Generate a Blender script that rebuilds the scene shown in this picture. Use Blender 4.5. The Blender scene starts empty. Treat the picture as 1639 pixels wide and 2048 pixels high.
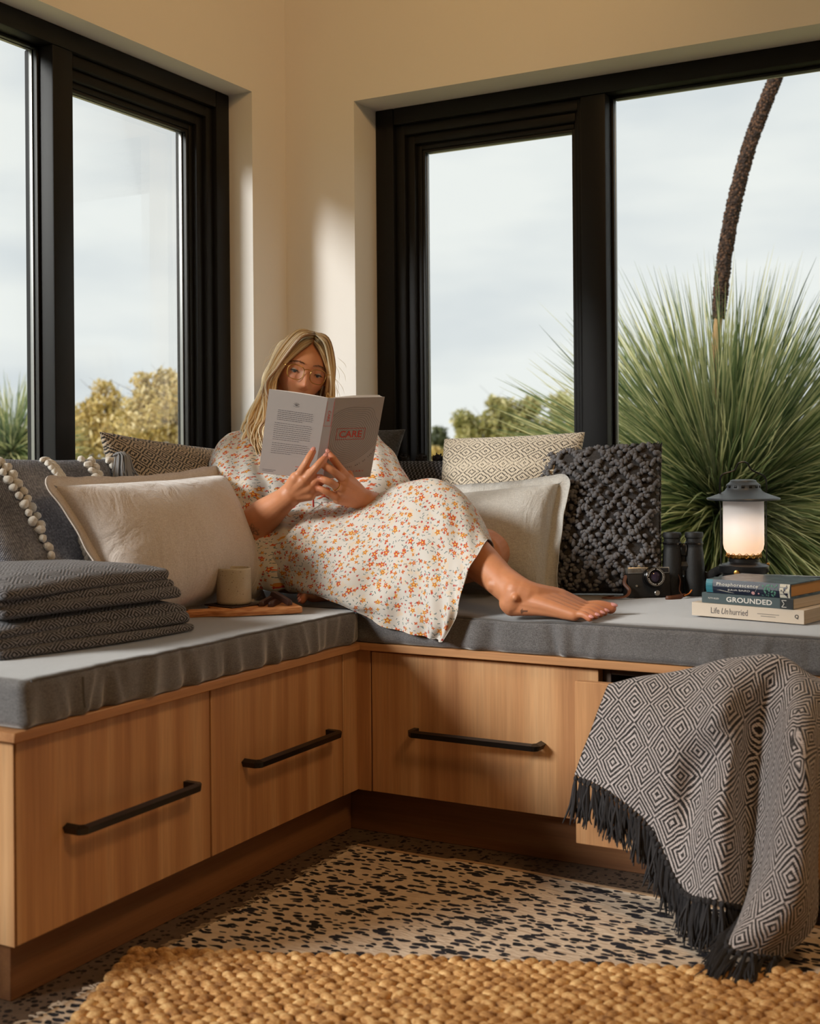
import bpy, bmesh, math, random
import numpy as np
from mathutils import Vector, Matrix
from mathutils import noise as mn

random.seed(7); RNG = np.random.default_rng(7)
SC = bpy.context.scene
COL = SC.collection
PI = math.pi

# ------------------------------------------------------------------ camera
FPX, PCX, PCY, ROLL, CAMH = 2500.0, 819.5, 912.0, 0.0077, 0.80      # focal length in pixels of the 1639x2048 frame
TH = math.atan(1363.5 / FPX)
FW = np.array([-math.sin(TH), math.cos(TH), 0.0]); RT = np.array([math.cos(TH), math.sin(TH), 0.0]); UPV = np.array([0, 0, 1.0])
CAM = np.array([1.897, -2.793, CAMH])
def ray(px, py):
    u = (px - PCX) / FPX; v = -(py - PCY) / FPX
    c, s = math.cos(ROLL), math.sin(ROLL)
    return FW + RT * (u * c + v * s) + UPV * (v * c - u * s)
def at(px, py, dep): return CAM + ray(px, py) * dep
def at_x(px, py, x): d = ray(px, py); return CAM + d * ((x - CAM[0]) / d[0])
def at_y(px, py, y): d = ray(px, py); return CAM + d * ((y - CAM[1]) / d[1])
def at_z(px, py, z): d = ray(px, py); return CAM + d * ((z - CAM[2]) / d[2])

cd = bpy.data.cameras.new('camera'); cam = bpy.data.objects.new('camera', cd); COL.objects.link(cam)
cr, sr = math.cos(ROLL), math.sin(ROLL)
X = RT * cr - UPV * sr; Y = RT * sr + UPV * cr; Z = -FW
cam.matrix_world = Matrix(((X[0], Y[0], Z[0], CAM[0]), (X[1], Y[1], Z[1], CAM[1]), (X[2], Y[2], Z[2], CAM[2]), (0, 0, 0, 1)))
cd.sensor_fit = 'AUTO'; cd.sensor_width = 36; cd.lens = FPX / 2048 * 36
cd.shift_y = -(1024 - PCY) / 2048
cd.clip_start = 0.05; cd.clip_end = 500
cd.dof.use_dof = True; cd.dof.focus_distance = 2.75; cd.dof.aperture_fstop = 4.8
SC.camera = cam

# ------------------------------------------------------------------ exposure, sky, sun, lamps
SC.view_settings.view_transform = 'Standard'; SC.view_settings.look = 'None'
SC.view_settings.gamma = 1; SC.view_settings.use_curve_mapping = False
SC.view_settings.exposure = 0.0
SC.cycles.max_bounces = 10; SC.cycles.transparent_max_bounces = 16

W = bpy.data.worlds.new('overcast_sky'); SC.world = W; W.use_nodes = True
nt = W.node_tree; nt.nodes.clear()
wo = nt.nodes.new('ShaderNodeOutputWorld'); bg = nt.nodes.new('ShaderNodeBackground')
tc = nt.nodes.new('ShaderNodeTexCoord'); mp = nt.nodes.new('ShaderNodeMapping'); mp.inputs['Scale'].default_value = (1.6, 1.6, 7.0)
nz = nt.nodes.new('ShaderNodeTexNoise'); nz.inputs['Scale'].default_value = 1.7; nz.inputs['Detail'].default_value = 5; nz.inputs['Roughness'].default_value = .5
rp = nt.nodes.new('ShaderNodeValToRGB')
rp.color_ramp.elements[0].position = .36; rp.color_ramp.elements[0].color = (.64, .68, .71, 1)
rp.color_ramp.elements[1].position = .58; rp.color_ramp.elements[1].color = (.80, .82, .81, 1)
nt.links.new(tc.outputs['Generated'], mp.inputs[0]); nt.links.new(mp.outputs[0], nz.inputs['Vector'])
nt.links.new(nz.outputs['Fac'], rp.inputs[0]); nt.links.new(rp.outputs[0], bg.inputs[0]); nt.links.new(bg.outputs[0], wo.inputs[0])
bg.inputs[1].default_value = 1.12

def light(name, kind, loc, direction, energy, color, **kw):
    l = bpy.data.lights.new(name, kind); l.energy = energy; l.color = color
    for k, v in kw.items(): setattr(l, k, v)
    o = bpy.data.objects.new(name, l); COL.objects.link(o); o.location = loc
    o.rotation_euler = Vector(direction).to_track_quat('-Z', 'Y').to_euler()
    return o
light('hazy_sun', 'SUN', (-5, -7, 3), (.70, 1, -.54), 4.0, (1, .975, .95), angle=math.radians(15))
light('ceiling_lamp', 'AREA', (2.3, -1.65, 2.38), (-.30, .10, -.9), 17, (1, .60, .27), shape='DISK', size=.5)
light('wall_spot', 'SPOT', (1.35, -1.35, 2.36), (-.9, .95, -.12), 25, (1, .56, .22), spot_size=math.radians(95), spot_blend=1.0, shadow_soft_size=.06)

# ------------------------------------------------------------------ materials
def nd(nt, typ, ins=None, **props):
    n = nt.nodes.new('ShaderNode' + typ)
    for k, v in props.items(): setattr(n, k, v)
    for k, v in (ins or {}).items():
        s = n.inputs[k]
        if isinstance(v, bpy.types.NodeSocket): nt.links.new(v, s)
        else: s.default_value = v
    return n
def M(nt, op, a, b=None, c=None, clamp=False):
    n = nt.nodes.new('ShaderNodeMath'); n.operation = op; n.use_clamp = clamp
    for i, v in enumerate((a, b, c)):
        if v is None: continue
        if isinstance(v, bpy.types.NodeSocket): nt.links.new(v, n.inputs[i])
        else: n.inputs[i].default_value = v
    return n.outputs[0]
def col4(c): return (c[0], c[1], c[2], 1)
def MIX(nt, f, a, b):
    n = nt.nodes.new('ShaderNodeMix'); n.data_type = 'RGBA'
    for s, v in ((n.inputs[0], f), (n.inputs[6], a), (n.inputs[7], b)):
        if isinstance(v, bpy.types.NodeSocket): nt.links.new(v, s)
        elif s is n.inputs[0]: s.default_value = v
        else: s.default_value = col4(v)
    return n.outputs[2]
def RAMP(nt, f, stops):
    n = nt.nodes.new('ShaderNodeValToRGB'); cr_ = n.color_ramp
    while len(cr_.elements) < len(stops): cr_.elements.new(.5)
    for e, (p, c) in zip(cr_.elements, stops): e.position = p; e.color = col4(c)
    nt.links.new(f, n.inputs[0]); return n.outputs[0]
def srgb(r, g, b):
    f = lambda v: (v / 255 / 12.92) if v / 255 <= .04045 else ((v / 255 + .055) / 1.055) ** 2.4
    return (f(r), f(g), f(b))
class Mat:
    def __init__(s, name, color=(.5, .5, .5), rough=.6, **kw):
        s.m = bpy.data.materials.new(name); s.m.use_nodes = True; s.nt = s.m.node_tree
        s.b = s.nt.nodes['Principled BSDF']; s.out = s.nt.nodes['Material Output']
        s.b.inputs['Base Color'].default_value = col4(color); s.b.inputs['Roughness'].default_value = rough
        for k, v in kw.items(): s.b.inputs[k].default_value = v
    def color(s, sock): s.nt.links.new(sock, s.b.inputs['Base Color'])
    def rough(s, sock): s.nt.links.new(sock, s.b.inputs['Roughness'])
    def bump(s, h, strength=.3, dist=.002):
        n = nd(s.nt, 'Bump', {'Height': h, 'Strength': strength, 'Distance': dist}); s.nt.links.new(n.outputs[0], s.b.inputs['Normal'])
    def coord(s, kind='Object', scale=(1, 1, 1), rot=(0, 0, 0)):
        t = nd(s.nt, 'TexCoord'); mpn = nd(s.nt, 'Mapping', {'Vector': t.outputs[kind], 'Scale': scale, 'Rotation': rot}); return mpn.outputs[0]
    def noise(s, v, scale, detail=3, rough=.5, out='Fac', dist=0):
        return nd(s.nt, 'TexNoise', {'Vector': v, 'Scale': scale, 'Detail': detail, 'Roughness': rough, 'Distortion': dist}).outputs[out]
    def voro(s, v, scale, **p):
        return nd(s.nt, 'TexVoronoi', {'Vector': v, 'Scale': scale}, **p)
    def uv(s, scale=1.0):
        t = nd(s.nt, 'TexCoord'); sp = nd(s.nt, 'SeparateXYZ', {0: t.outputs['UV']})
        return M(s.nt, 'MULTIPLY', sp.outputs[0], scale), M(s.nt, 'MULTIPLY', sp.outputs[1], scale)

def plain(name, c, rough=.6, var=.0, bscale=0, bstr=.2, **kw):
    a = Mat(name, c, rough, **kw)
    if var:
        f = a.noise(a.coord(), 6, 4); a.color(MIX(a.nt, f, tuple(x * (1 - var) for x in c), tuple(min(1, x * (1 + var)) for x in c)))
    if bscale: a.bump(a.noise(a.coord(), bscale, 3), bstr, .001)
    return a.m

MT = {}
MT['paint'] = plain('white_wall_paint', srgb(231, 229, 226), .75, .015, 220, .12)
MT['ceiling'] = plain('ceiling_paint', srgb(230, 226, 218), .8, .01, 150, .1)
MT['frame'] = plain('black_powder_coat', srgb(14, 14, 16), .5, .03, 900, .12, **{'Specular IOR Level': .3})
MT['gasket'] = plain('black_rubber', srgb(12, 12, 13), .5, .05)
MT['spacer'] = plain('aluminium_spacer', srgb(150, 152, 152), .35, .05, Metallic=.6)
def glass_mat():
    a = Mat('window_glass'); n = a.nt; n.nodes.remove(a.b)
    fr = nd(n, 'Fresnel', {'IOR': 1.3}); tr = nd(n, 'BsdfTransparent', {'Color': (.985, .99, .985, 1)}); gl = nd(n, 'BsdfGlossy', {'Roughness': .0, 'Color': (1, 1, 1, 1)})
    dirt = a.noise(a.coord('Object'), 40, 4)
    mx = nd(n, 'MixShader', {0: M(n, 'MULTIPLY', fr.outputs[0], .09), 1: tr.outputs[0], 2: gl.outputs[0]}); n.links.new(mx.outputs[0], a.out.inputs[0]); return a.m
MT['glass'] = glass_mat()
def wood(name, c1, c2, c3, horiz=None, rough=.42):
    a = Mat(name, c1, rough); n = a.nt
    sc = (26, 26, .9) if horiz is None else ((26, .9, 26) if horiz == 'y' else (.9, 26, 26))
    sc2 = tuple(x * 11 for x in sc); sc3 = tuple(x * .32 for x in sc)
    f = a.noise(a.coord('Object', sc), 1, 3, .55); g = a.noise(a.coord('Object', sc2), 1, 2); h = a.noise(a.coord('Object', sc3), 1, 3)
    k = M(n, 'ADD', M(n, 'MULTIPLY', f, .45), M(n, 'MULTIPLY', h, .55))
    c = RAMP(n, k, [(.36, c1), (.5, c2), (.63, c3)])
    fine = M(n, 'MULTIPLY_ADD', g, .5, .75)
    cc = nd(n, 'Mix', None, data_type='RGBA', blend_type='MULTIPLY'); cc.inputs[0].default_value = .8
    n.links.new(c, cc.inputs[6]); comb = nd(n, 'CombineColor', {0: fine, 1: fine, 2: fine}); n.links.new(comb.outputs[0], cc.inputs[7])
    a.color(cc.outputs[2]); a.bump(g, .12, .0006); return a.m
WC = (srgb(164, 112, 72), srgb(196, 146, 100), srgb(216, 172, 126))
MT['wood_v'] = wood('oak_laminate_vertical', *WC)
MT['wood_y'] = wood('oak_laminate_along_left', *WC, horiz='y')
MT['wood_x'] = wood('oak_laminate_along_right', *WC, horiz='x')
MT['kick_shaded_y'] = wood('oak_shaded_kick_left', srgb(108, 68, 42), srgb(132, 88, 56), srgb(150, 104, 68), horiz='y')  # same oak as the drawers, shade at the foot put into its colour
MT['kick_shaded_x'] = wood('oak_shaded_kick_right', srgb(108, 68, 42), srgb(132, 88, 56), srgb(150, 104, 68), horiz='x')  # drawer oak again, darkened to carry the shade under the bench
MT['handle'] = plain('matte_black_handle', srgb(16, 16, 17), .35)
MT['dark_gap'] = plain('dark_cabinet_interior', srgb(70, 52, 38), .7, .05)

def fabric(name, c1, c2, scale=420, rough=.85, streak=(1, 1, 1), bstr=.35, uvs=False, slub=.35, crumple=0, sheen=.25):
    a = Mat(name, c1, rough); n = a.nt; a.b.inputs['Sheen Weight'].default_value = sheen; a.b.inputs['Sheen Roughness'].default_value = .4
    v = a.coord('UV' if uvs else 'Object', streak)
    f = a.noise(v, scale, 2, .6); s = a.noise(a.coord('UV' if uvs else 'Object', (streak[0], streak[1], streak[2] * 5 if not uvs else 1)), scale * .22, 3, .6)
    l = a.noise(a.coord('UV' if uvs else 'Object'), 9, 3)
    k = M(n, 'ADD', M(n, 'ADD', M(n, 'MULTIPLY', f, 1 - slub), M(n, 'MULTIPLY', s, slub)), M(n, 'MULTIPLY_ADD', l, .16, -.08))
    a.color(RAMP(n, k, [(.3, c1), (.7, c2)])); a.bump(f, bstr, .0012)
    if crumple:
        cn = a.noise(a.coord('Object', (1, 1, .6)), 16, 4, .55, 'Fac', 1.2); b2 = nd(n, 'Bump', {'Height': cn, 'Strength': crumple, 'Distance': .012}); n.links.new(b2.outputs[0], [x for x in n.nodes if x.type == 'BUMP'][0].inputs['Normal'])
    return a.m
MT['seat'] = fabric('grey_woven_upholstery', srgb(60, 58, 58), srgb(128, 126, 127), 620, .8, sheen=1.0)
MT['seat_pipe'] = plain('grey_piping', srgb(96, 94, 93), .9, .1)
MT['linen_beige'] = fabric('beige_linen', srgb(192, 178, 168), srgb(230, 220, 212), 500, .9, bstr=.25, crumple=.5, sheen=.7)
MT['linen_grey'] = fabric('pale_grey_linen', srgb(180, 178, 174), srgb(220, 218, 212), 500, .9, bstr=.25, crumple=.7, sheen=.6)
MT['charcoal_crumple'] = fabric('charcoal_washed_cotton', srgb(34, 36, 40), srgb(84, 86, 92), 300, .9, crumple=1.0)
MT['charcoal_loop'] = fabric('charcoal_wool', srgb(30, 27, 26), srgb(74, 70, 69), 420, .95, bstr=.6)
MT['cream_wool'] = fabric('cream_wool', srgb(196, 188, 176), srgb(236, 230, 220), 300, .95, bstr=.6)

def diamond(name, dark, light, su, sv, rings, duty=.5, twill=700, rough=.9, bstr=.8, tw=.5, band=0, jit=.0):
    """concentric woven diamonds on UVs in metres: su x sv = size of one diamond"""
    a = Mat(name, dark, rough); n = a.nt; a.b.inputs['Sheen Weight'].default_value = .2
    u, v = a.uv()
    if jit:
        w = a.noise(a.coord('UV'), 26, 2); u = M(n, 'ADD', u, M(n, 'MULTIPLY_ADD', w, jit, -jit / 2))
        w2 = a.noise(a.coord('UV', (1, 1, 1), (0, 0, 1)), 31, 2); v = M(n, 'ADD', v, M(n, 'MULTIPLY_ADD', w2, jit, -jit / 2))
    p = M(n, 'PINGPONG', M(n, 'MULTIPLY', u, 2 / su), 1.0); q = M(n, 'PINGPONG', M(n, 'MULTIPLY', v, 2 / sv), 1.0)
    d = M(n, 'ADD', p, q)
    st = M(n, 'MULTIPLY_ADD', M(n, 'SINE', M(n, 'MULTIPLY', d, rings * PI)), .5, .5)
    tx = M(n, 'SINE', M(n, 'MULTIPLY', u, twill)); ty = M(n, 'SINE', M(n, 'MULTIPLY', v, twill * .8))
    g = M(n, 'MULTIPLY_ADD', M(n, 'MULTIPLY', tx, ty), .5, .5)
    h = M(n, 'ADD', M(n, 'MULTIPLY', st, 1 - tw), M(n, 'MULTIPLY', g, tw))
    if band:
        bnd = M(n, 'GREATER_THAN', M(n, 'SINE', M(n, 'MULTIPLY', v, 2 * PI / band)), .55)
        h = M(n, 'ADD', h, M(n, 'MULTIPLY', bnd, .08))
    nz_ = a.noise(a.coord('UV'), 260, 2); hh = M(n, 'ADD', h, M(n, 'MULTIPLY_ADD', nz_, .5, -.25))
    a.color(RAMP(n, hh, [(duty - .16, dark), (duty + .16, light)])); a.bump(hh, bstr, .002); return a.m
MT['throw'] = diamond('charcoal_diamond_weave', srgb(34, 31, 32), srgb(204, 194, 192), .064, .080, 8, .57, 1850, tw=.42)
MT['blanket'] = diamond('charcoal_folded_weave', srgb(28, 27, 29), srgb(146, 142, 146), .046, .052, 6, .58, 1850, tw=.42)
MT['knit_cream'] = diamond('cream_black_diamond_knit', srgb(36, 32, 30), srgb(216, 204, 184), .056, .040, 4, .34, 1100, tw=.45, band=.08, jit=.005)
MT['knit_dark'] = diamond('black_cream_diamond_knit', srgb(28, 26, 25), srgb(190, 172, 150), .052, .034, 4, .50, 1100, tw=.45, band=.07, jit=.005)
def knit_navy():
    a = Mat('navy_basket_knit', srgb(40, 42, 50), .9); n = a.nt; u, v = a.uv()
    r = M(n, 'MULTIPLY', v, 2 * PI / .0085); half = M(n, 'FLOOR', M(n, 'MULTIPLY', v, 1 / .0085))
    s = M(n, 'SINE', M(n, 'ADD', M(n, 'MULTIPLY', u, 2 * PI / .0105), M(n, 'MULTIPLY', half, PI)))
    h = M(n, 'MULTIPLY_ADD', M(n, 'MULTIPLY', s, M(n, 'SINE', r)), .5, .5)
    a.color(RAMP(n, h, [(.45, srgb(22, 24, 30)), (.62, srgb(62, 64, 74)), (.9, srgb(120, 120, 126))])); a.bump(h, .9, .003); return a.m
MT['knit_navy'] = knit_navy()
def flat_weave():
    a = Mat('grey_flat_weave', srgb(90, 92, 98), .95); n = a.nt; u, v = a.uv()
    t = M(n, 'MULTIPLY', M(n, 'SINE', M(n, 'MULTIPLY', u, 1500)), M(n, 'SINE', M(n, 'MULTIPLY', v, 1500)))
    nz_ = a.noise(a.coord('UV', (1, 1, 1)), 190, 3); big = a.noise(a.coord('UV'), 8, 3)
    h = M(n, 'ADD', M(n, 'MULTIPLY_ADD', t, .22, .25), M(n, 'MULTIPLY', nz_, .5)); h = M(n, 'ADD', h, M(n, 'MULTIPLY_ADD', big, .6, -.3))
    a.color(RAMP(n, h, [(.3, srgb(54, 56, 64)), (.55, srgb(120, 122, 132)), (.8, srgb(200, 200, 206))])); a.bump(h, .7, .002); return a.m
MT['flat_weave'] = flat_weave()
# ------------------------------------------------------------------ geometry helpers
class MB:
    """collects vertices, faces and UVs, then links them as ONE mesh object"""
    def __init__(s): s.v = []; s.f = []; s.uvs = []; s.n = 0; s.cols = None
    def add(s, v, f, uv=None):
        v = np.asarray(v, float).reshape(-1, 3)
        s.v.append(v)
        s.f += [tuple(i + s.n for i in q) for q in f]
        s.uvs.append(np.zeros((len(v), 2)) if uv is None else np.asarray(uv, float))
        s.n += len(v); return s
    def box(s, lo, hi, b=0.002, seg=1):
        lo = np.minimum(lo, hi).astype(float); hi2 = np.maximum(lo, hi).astype(float)
        lo = np.array(lo, float); hi = np.maximum(np.array(hi, float), lo)
        bm = bmesh.new(); bmesh.ops.create_cube(bm, size=1)
        c = (lo + hi) / 2; d = hi - lo
        for v in bm.verts: v.co = Vector((v.co.x * d[0] + c[0], v.co.y * d[1] + c[1], v.co.z * d[2] + c[2]))
        b = min(b, min(d) * .45)
        if b > 0: bmesh.ops.bevel(bm, geom=bm.edges[:], offset=b, segments=seg, affect='EDGES', profile=.5)
        s.bm(bm); return s
    def bm(s, bm, mat=None):
        bm.verts.ensure_lookup_table()
        for i, v in enumerate(bm.verts): v.index = i
        vs = [tuple((mat @ v.co) if mat else v.co) for v in bm.verts]
        s.add(vs, [[v.index for v in f.verts] for f in bm.faces]); bm.free(); return s
    def tube(s, path, r, n=8, cap=True, squash=1.0, up=None):
        P = np.asarray(path, float); m = len(P); R = np.broadcast_to(np.asarray(r, float), (m,)).copy()
        T = np.gradient(P, axis=0); T /= np.linalg.norm(T, axis=1)[:, None] + 1e-12
        a = np.array(up if up is not None else ((0, 0, 1) if abs(T[0][2]) < .9 else (1, 0, 0)), float)
        A = np.zeros_like(P)
        for i in range(m):
            a = a - T[i] * (a @ T[i]); a /= np.linalg.norm(a) + 1e-12; A[i] = a
        B = np.cross(T, A); th = np.linspace(0, 2 * PI, n, endpoint=False)
        V = (P[:, None] + R[:, None, None] * (np.cos(th)[None, :, None] * A[:, None] * squash + np.sin(th)[None, :, None] * B[:, None])).reshape(-1, 3)
        F = [(i * n + j, i * n + (j + 1) % n, (i + 1) * n + (j + 1) % n, (i + 1) * n + j) for i in range(m - 1) for j in range(n)]
        L = np.concatenate([[0], np.cumsum(np.linalg.norm(np.diff(P, axis=0), axis=1))])
        uv = np.stack([np.repeat(L, n), np.tile(np.arange(n) / n * .05, m)], 1)
        if cap: F += [tuple(range(n - 1, -1, -1)), tuple(range((m - 1) * n, m * n))]
        return s.add(V, F, uv)
    def lathe(s, prof, c=(0, 0, 0), n=32, close=False):
        prof = np.asarray(prof, float); m = len(prof); th = np.linspace(0, 2 * PI, n, endpoint=False)
        V = np.stack([prof[:, 0][:, None] * np.cos(th), prof[:, 0][:, None] * np.sin(th), np.repeat(prof[:, 1][:, None], n, 1)], -1).reshape(-1, 3) + np.array(c)
        F = [(i * n + j, i * n + (j + 1) % n, (i + 1) * n + (j + 1) % n, (i + 1) * n + j) for i in range(m - 1) for j in range(n)]
        if prof[0][0] > 1e-5 and close: F.append(tuple(range(n - 1, -1, -1)))
        if prof[-1][0] > 1e-5 and close: F.append(tuple(range((m - 1) * n, m * n)))
        return s.add(V, F)
    def grid(s, P, uv=None, wrap=False):
        R, C = P.shape[:2]
        F = [(i * C + j, i * C + (j + 1) % C, (i + 1) * C + (j + 1) % C, (i + 1) * C + j) for i in range(R - 1) for j in range(C if wrap else C - 1)]
        return s.add(P.reshape(-1, 3), F, None if uv is None else uv.reshape(-1, 2))
    def ico(s, c, r, sub=1, scale=(1, 1, 1), rot=None, jit=0):
        V, F = ICO[sub]; V = V * np.array(scale) * r
        if jit: V = V * (1 + jit * RNG.standard_normal((len(V), 1)))
        if rot is not None: V = V @ np.asarray(rot).T
        return s.add(V + np.array(c), F)
    def build(s, name, mat, parent=None, smooth=True, base=None, kind=None, mesh_only=False, label=None):
        V = np.concatenate(s.v) if s.v else np.zeros((0, 3)); UV = np.concatenate(s.uvs)
        if parent is not None:
            V = V - np.array(WPOS.get(parent.name, (0, 0, 0)))
        elif base is not None: V = V - np.array(base)
        me = bpy.data.meshes.new(name); me.from_pydata(V.tolist(), [], s.f); me.update()
        if np.any(UV):
            ul = me.uv_layers.new(name='UVMap'); li = np.zeros(len(me.loops), dtype=np.int32); me.loops.foreach_get('vertex_index', li)
            ul.data.foreach_set('uv', UV[li].ravel().astype(np.float32))
        if smooth:
            me.polygons.foreach_set('use_smooth', [True] * len(me.polygons))
            if smooth != 'full': me.set_sharp_from_angle(angle=math.radians(38))
        me.materials.append(mat)
        if mesh_only: return me
        return link(name, me, parent, base, kind, label)
def mk_ico():
    out = []
    for sub in (1, 2, 3):
        bm = bmesh.new(); bmesh.ops.create_icosphere(bm, subdivisions=sub, radius=1)
        for i, v in enumerate(bm.verts): v.index = i
        out.append((np.array([v.co[:] for v in bm.verts]), [tuple(v.index for v in f.verts) for f in bm.faces])); bm.free()
    return out
ICO = [None] + mk_ico()
WPOS = {}
def link(name, data, parent=None, base=None, kind=None, label=None):
    o = bpy.data.objects.new(name, data); COL.objects.link(o)
    if parent is not None:
        o.parent = parent; WPOS[o.name] = WPOS.get(parent.name, (0, 0, 0))
    else:
        b = tuple(base) if base is not None else (0, 0, 0); o.location = b; WPOS[o.name] = b
    if kind: o['kind'] = kind
    if label: o['label'] = label
    return o
def tag(o, label, cat, group=None, kind=None):
    o['label'] = label; o['category'] = cat
    if group: o['group'] = group
    if kind: o['kind'] = kind
    return o
def thing(name, label, cat, base=(0, 0, 0), group=None): return tag(link(name, None, None, base), label, cat, group)
def crom(P, n):
    """Catmull-Rom resample of a (k, ...) array to n points"""
    P = np.asarray(P, float); k = len(P); t = np.linspace(0, k - 1, n); i = np.minimum(t.astype(int), k - 2); f = (t - i).reshape((-1,) + (1,) * (P.ndim - 1))
    g = lambda j: np.where((j < 0).reshape((-1,) + (1,) * (P.ndim - 1)), 2 * P[0] - P[1], np.where((j >= k).reshape((-1,) + (1,) * (P.ndim - 1)), 2 * P[-1] - P[-2], P[np.clip(j, 0, k - 1)]))
    p0, p1, p2, p3 = g(i - 1), g(i), g(i + 1), g(i + 2)
    return .5 * (2 * p1 + (p2 - p0) * f + (2 * p0 - 5 * p1 + 4 * p2 - p3) * f * f + (3 * p1 - p0 - 3 * p2 + p3) * f ** 3)
def surf(ctrl, nr, nc): return crom(crom(np.asarray(ctrl, float), nr).transpose(1, 0, 2), nc).transpose(1, 0, 2)
def gnorm(P):
    du = np.gradient(P, axis=0); dv = np.gradient(P, axis=1); n = np.cross(dv, du); return n / (np.linalg.norm(n, axis=2)[..., None] + 1e-12)
def sheet(mb, P, th, uv=None):
    """closed thin sheet from a grid; normals decide the thickness side"""
    N = gnorm(P); R, C = P.shape[:2]; A = P; B = P - N * th
    mb.grid(A, uv); n0 = mb.n - R * C; mb.grid(B[:, ::-1], None if uv is None else uv[:, ::-1]); n1 = mb.n - R * C
    a = lambda i, j: n0 + i * C + j; b = lambda i, j: n1 + i * C + (C - 1 - j)
    for i in range(R - 1):
        mb.f += [(a(i + 1, 0), a(i, 0), b(i, 0), b(i + 1, 0)), (a(i, C - 1), a(i + 1, C - 1), b(i + 1, C - 1), b(i, C - 1))]
    for j in range(C - 1):
        mb.f += [(a(0, j), a(0, j + 1), b(0, j + 1), b(0, j)), (a(R - 1, j + 1), a(R - 1, j), b(R - 1, j), b(R - 1, j + 1))]
def flatten(S, nr=30, nc=40, it=1500):
    """lays a curved grid out flat, keeping its lengths: cloth UVs in metres"""
    R, C = S.shape[:2]; ii = np.linspace(0, R - 1, nr).astype(int); jj = np.linspace(0, C - 1, nc).astype(int); G = S[ii][:, jj]
    lv = np.linalg.norm(np.diff(G, axis=0), axis=2); lh = np.linalg.norm(np.diff(G, axis=1), axis=2)
    U = np.stack(np.meshgrid(np.concatenate([[0], np.cumsum(lh.mean(0))]), np.concatenate([[0], np.cumsum(lv.mean(1))])), -1)
    sl = lambda d, n: (slice(max(0, -d), n - max(0, d)), slice(max(0, d), n - max(0, -d)))
    sp_ = []
    for di, dj in ((1, 0), (0, 1), (1, 1), (1, -1), (2, 0), (0, 2)):
        a, b = sl(di, nr); c, d = sl(dj, nc); sp_.append((a, c, b, d, np.linalg.norm(G[b, d] - G[a, c], axis=2)))
    for _ in range(it):
        D = np.zeros_like(U); W_ = np.zeros(U.shape[:2])
        for a, c, b, d, L in sp_:
            e = U[b, d] - U[a, c]; l_ = np.linalg.norm(e, axis=2) + 1e-9; k = (e * ((l_ - L) / l_ * .5)[..., None]); D[a, c] += k; D[b, d] -= k; W_[a, c] += 1; W_[b, d] += 1
        U = U + D / W_[..., None] * .9
    t = np.linspace(0, nr - 1, R); q = np.linspace(0, nc - 1, C); i = np.minimum(t.astype(int), nr - 2); f = (t - i)[:, None, None]; V = U[i] * (1 - f) + U[i + 1] * f
    j = np.minimum(q.astype(int), nc - 2); g = (q - j)[None, :, None]; return V[:, j] * (1 - g) + V[:, j + 1] * g
def nz3(P, s, seed=0.0):
    Q = P.reshape(-1, 3) * s + seed
    return np.array([mn.noise(Vector(q)) for q in Q]).reshape(P.shape[:-1])
def vn(P, s, seed=0):
    """cheap vectorised pseudo-noise, sum of sines, about -1..1"""
    r = np.random.default_rng(seed); out = 0
    for k in range(6):
        d = r.standard_normal(P.shape[-1]); d /= np.linalg.norm(d); out = out + np.sin((P @ d) * s * r.uniform(.6, 1.7) + r.uniform(0, 6.28))
    return out / 3.2
def ss(x, a, b): t = np.clip((x - a) / (b - a), 0, 1); return t * t * (3 - 2 * t)
def rbox(mb, lo, hi, r, step=.02, disp=None, uvs=True):
    """box with rounded edges on a fine grid, optionally displaced"""
    lo = np.array(lo, float); hi = np.array(hi, float); c = (lo + hi) / 2; h = (hi - lo) / 2
    for ax in range(3):
        for sg in (-1, 1):
            u, v = [k for k in range(3) if k != ax]
            nu = max(2, int(2 * h[u] / step)); nv = max(2, int(2 * h[v] / step))
            tu = np.unique(np.concatenate([np.linspace(-h[u], h[u], nu), h[u] - r * np.linspace(0, 1, 5), -h[u] + r * np.linspace(0, 1, 5)]))
            tv = np.unique(np.concatenate([np.linspace(-h[v], h[v], nv), h[v] - r * np.linspace(0, 1, 5), -h[v] + r * np.linspace(0, 1, 5)]))
            P = np.zeros((len(tu), len(tv), 3)); P[..., u] = tu[:, None]; P[..., v] = tv[None]; P[..., ax] = sg * h[ax]
            uv = np.stack([P[..., u] + .001, P[..., v] + .001], -1)
            I = np.clip(P, -(h - r), h - r); d = P - I; L = np.linalg.norm(d, axis=2)[..., None] + 1e-9
            P = I + d / L * np.minimum(L, r) + c
            if disp is not None: P = disp(P)
            if (sg > 0) != (ax == 1): P = P[::-1]; uv = uv[::-1]
            mb.grid(P[::-1], uv[::-1])

# ------------------------------------------------------------------ room shell
LX, RY = -.072, .11           # window frame planes of the left and right wall
LT, RTOP = 1.744, 1.726       # head heights of the two openings
SILL = .455
LY0, LY1 = -3.40, -.152       # left opening along y, unseen near end lengthened to let in more sun
RX0, RX1 = .215, 2.30         # right opening along x
ZC = 2.42
def struct(name, mb, mat, smooth=True): return mb.build(name, mat, None, smooth, kind='structure')
m = MB(); T = .20
for lo, hi in (((-T, -4.6, 0), (0, LY0, ZC)), ((-T, LY1, 0), (0, T, ZC)), ((-T, LY0, LT), (0, LY1, ZC)), ((-T, LY0, 0), (0, LY1, SILL))): m.box(lo, hi, 0)
struct('wall_left', m, MT['paint'], False)
m = MB()
for lo, hi in (((0, 0, 0), (RX0, T, ZC)), ((RX1, 0, 0), (4.0, T, ZC)), ((RX0, 0, RTOP), (RX1, T, ZC)), ((RX0, 0, 0), (RX1, T, SILL))): m.box(lo, hi, 0)
struct('wall_right', m, MT['paint'], False)
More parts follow.
